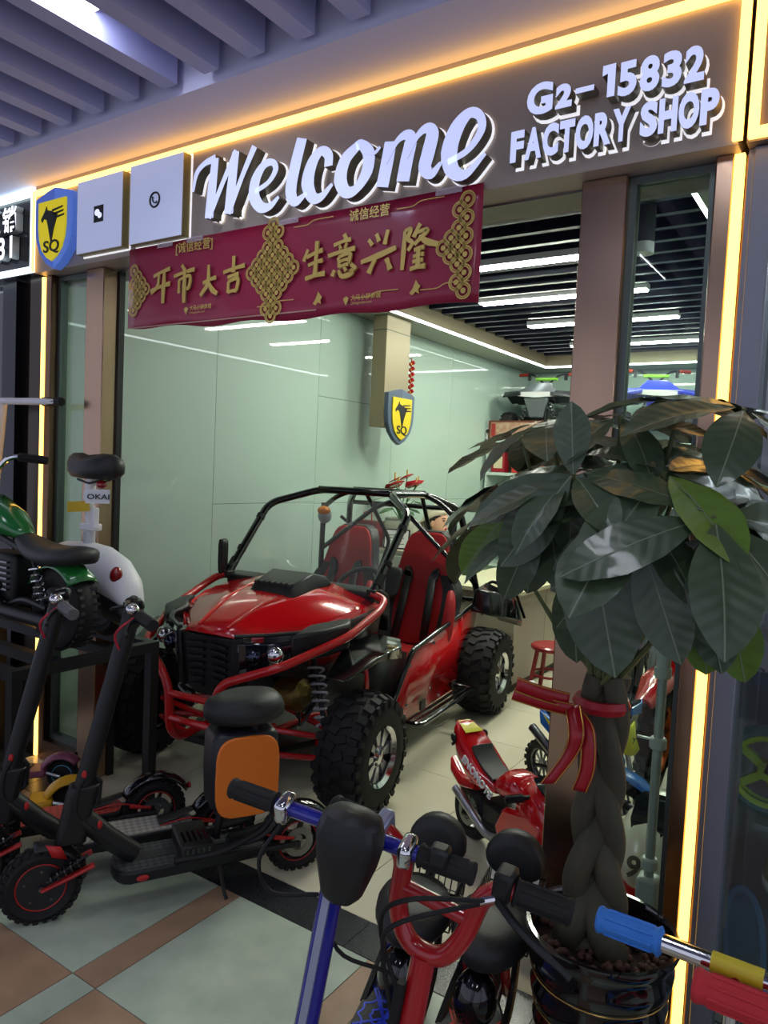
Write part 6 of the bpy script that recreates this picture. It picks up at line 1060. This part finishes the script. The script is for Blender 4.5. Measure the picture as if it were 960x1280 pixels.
# ---------------------------------------------------------------- right neighbour's window display
LIME = M('lime_plastic', '#9db52a', .35); TEAL = M('teal_rubber', '#2f5f66', .55)
t = root('balance_bike', 'balance bike with teal tyres and lime wheels in the right neighbour window', 'balance bike', (-.03, 2.34, .56), R(-90)); 
for y in (-.17, .30): o = tyre(t, y, .13, .13, .04, .098, TEAL, 'wheel', 0); spokes(o, .098, 5, .02, LIME, .022)
MB().tube([(0, .30, .13), (0, .15, .28), (0, -.08, .30), (0, -.12, .42)], .018, 10).build('frame_tube', LIME, t); MB().tube([(-.03, -.17, .13), (-.02, -.12, .34)], .010, 8).tube([(.03, -.17, .13), (.02, -.12, .34)], .010, 8).build('fork', BLKM, t); MB().tube([(-.12, -.11, .43), (.12, -.11, .43)], .011, 8).build('handlebar', BLKM, t); MB().ell((0, .18, .36), (.06, .11, .03)).build('saddle', LEATH, t)
t = root('display_stand', 'grey perforated steel stand in the right neighbour window', 'stand', (.10, 2.44, 0)); GS = M('stand_grey', '#7d7b83', .45, metal=.4)
for x in (-.26, .34): u = box('upright', GS, t, x-.02, x+.02, .06, .10, 0.05, 2.0); m = MB(); [m.bb(x-.008, x+.008, .057, .0605, .12+.05*k, .14+.05*k) for k in range(37)]; m.build('slots', BLK, u, sm=0)
for z in (.54, 1.03): box('shelf', GS, t, -.32, .5, -.17, .06, z, z+.018)
t = root('helmet', 'grey child helmet on the upper shelf of the right neighbour window', 'helmet', (-.115, 2.36, 1.049)); MB().lathe([(.11, 0), (.13, .06), (.125, .13), (.095, .19), (.04, .22), (.001, .225)], n=28).build('shell', M('helmet_grey', '#9a9aa2', .35, bump=(20, .1)), t); MB().lathe([(.132, .02), (.134, .05)], n=28, cap=False).build('trim', DKG, t, sol=.004)
t = root('helmet', 'tan and white child helmet hung low in the right neighbour window', 'helmet', (-.09, 2.34, .34)); MB().lathe([(.09, 0), (.105, .05), (.10, .10), (.075, .15), (.03, .17), (.001, .173)], n=28).build('shell', M('helmet_tan', '#a89a80', .5), t); MB().lathe([(.106, .03), (.107, .06)], n=28, cap=False).build('trim', WHT, t, sol=.003); MB().tube(catmull([(-.08, 0, .02), (-.03, -.03, -.06), (.03, -.03, -.06), (.08, 0, .02)], 5), .006, 6).build('strap', RUB, t); box('peg', STEEL, t, -.004, .004, 0, .27, .165, .173)
t = root('toy_scooter', 'purple toy scooter standing at the foot of the right neighbour window', 'toy scooter', (-.05, 2.28, .05), R(20)); PUR = M('purple_plastic', '#57476f', .45); LILA = M('lilac_plastic', '#9d92b4', .45)
for y in (-.16, .16): o = tyre(t, y, .05, .05, .03, .03, WHT, 'wheel'); hubdisc(o, .03, .012, LILA)
MB().loft([[(u*w, y, z) for u in (-1, 1)]+[(u*w, y, z-.02) for u in (1, -1)] for y, w, z in ((-.14, .03, .09), (-.05, .05, .08), (.14, .05, .08))]).build('deck', PUR, t, bev=.006); MB().loft([[(w*math.cos(a), -.16+.4*w*math.sin(a), z) for a in [2*PI*k/12 for k in range(12)]] for z, w in ((.06, .03), (.16, .07), (.22, .06), (.26, .03))]).build('front_shield', PUR, t, sm=70); MB().tube([(0, -.16, .1), (0, -.13, .30)], .012, 8).build('stem', LILA, t); b = MB().tube([(-.12, -.13, .30), (.12, -.13, .30)], .01, 8).build('handlebar', LILA, t); grip(b, (-.06, -.13, .30), (-.13, -.13, .30), .016, M('grip_cream', '#b3ab95', .5)); grip(b, (.06, -.13, .30), (.13, -.13, .30), .016, M('grip_cream', '#b3ab95', .5))
t = root('skate_deck', 'blue deck board leaning behind the lower right window', 'board', (-.195, 2.20, .052), rot=(R(-14), R(-8), 0)); MB().ext([(.055*math.cos(a)*(1.0), 0, .17+.16*math.copysign(abs(math.sin(a))**.7, math.sin(a))) for a in [2*PI*k/24 for k in range(24)]], (0, .012, 0)).build('board', M('board_blue', '#46658f', .45), t, bev=.003); MB().ext([(.04*math.cos(a)*(1.0), -.001, .17+.14*math.copysign(abs(math.sin(a))**.7, math.sin(a))) for a in [2*PI*k/24 for k in range(24)]], (0, .002, 0)).build('grip_sheet', M('board_sheet', '#3a4d6b', .7), t)
# white fairing set down behind the pillar
t = root('white_fairing', 'white plastic bike fairing with navy lettering on the floor beside the bronze pillar', 'fairing', (-.865, 2.275, 0), R(-10)); WG = M('white_gloss', '#d9dbd9', .25, coat=.6)
MB().loft([[(x, y, z) for x, y in ((-.12, -.05), (.14, -.06), (.15, .06), (-.12, .06))] for x0, z in ((0, .0),)]+[[(-.10, -.06, .10), (.15, -.08, .10), (.16, .08, .10), (-.10, .08, .10)], [(-.13, -.07, .20), (.16, -.09, .20), (.17, .09, .20), (-.13, .09, .20)], [(-.09, -.05, .235), (.14, -.06, .235), (.15, .06, .235), (-.09, .06, .235)]]).build('panel', WG, t, bev=.008); text('lettering', 'FILA', .075, M('sticker_navy', '#1c2b6b', .4), t, (-.02, -.092, .10), rot=(PI/2, R(-20), R(-4)), offset=.003, ext=.001); MB().box((.05, -.088, .17), (.12, .004, .012), (0, R(20), 0)).build('red_flash', RED, t)
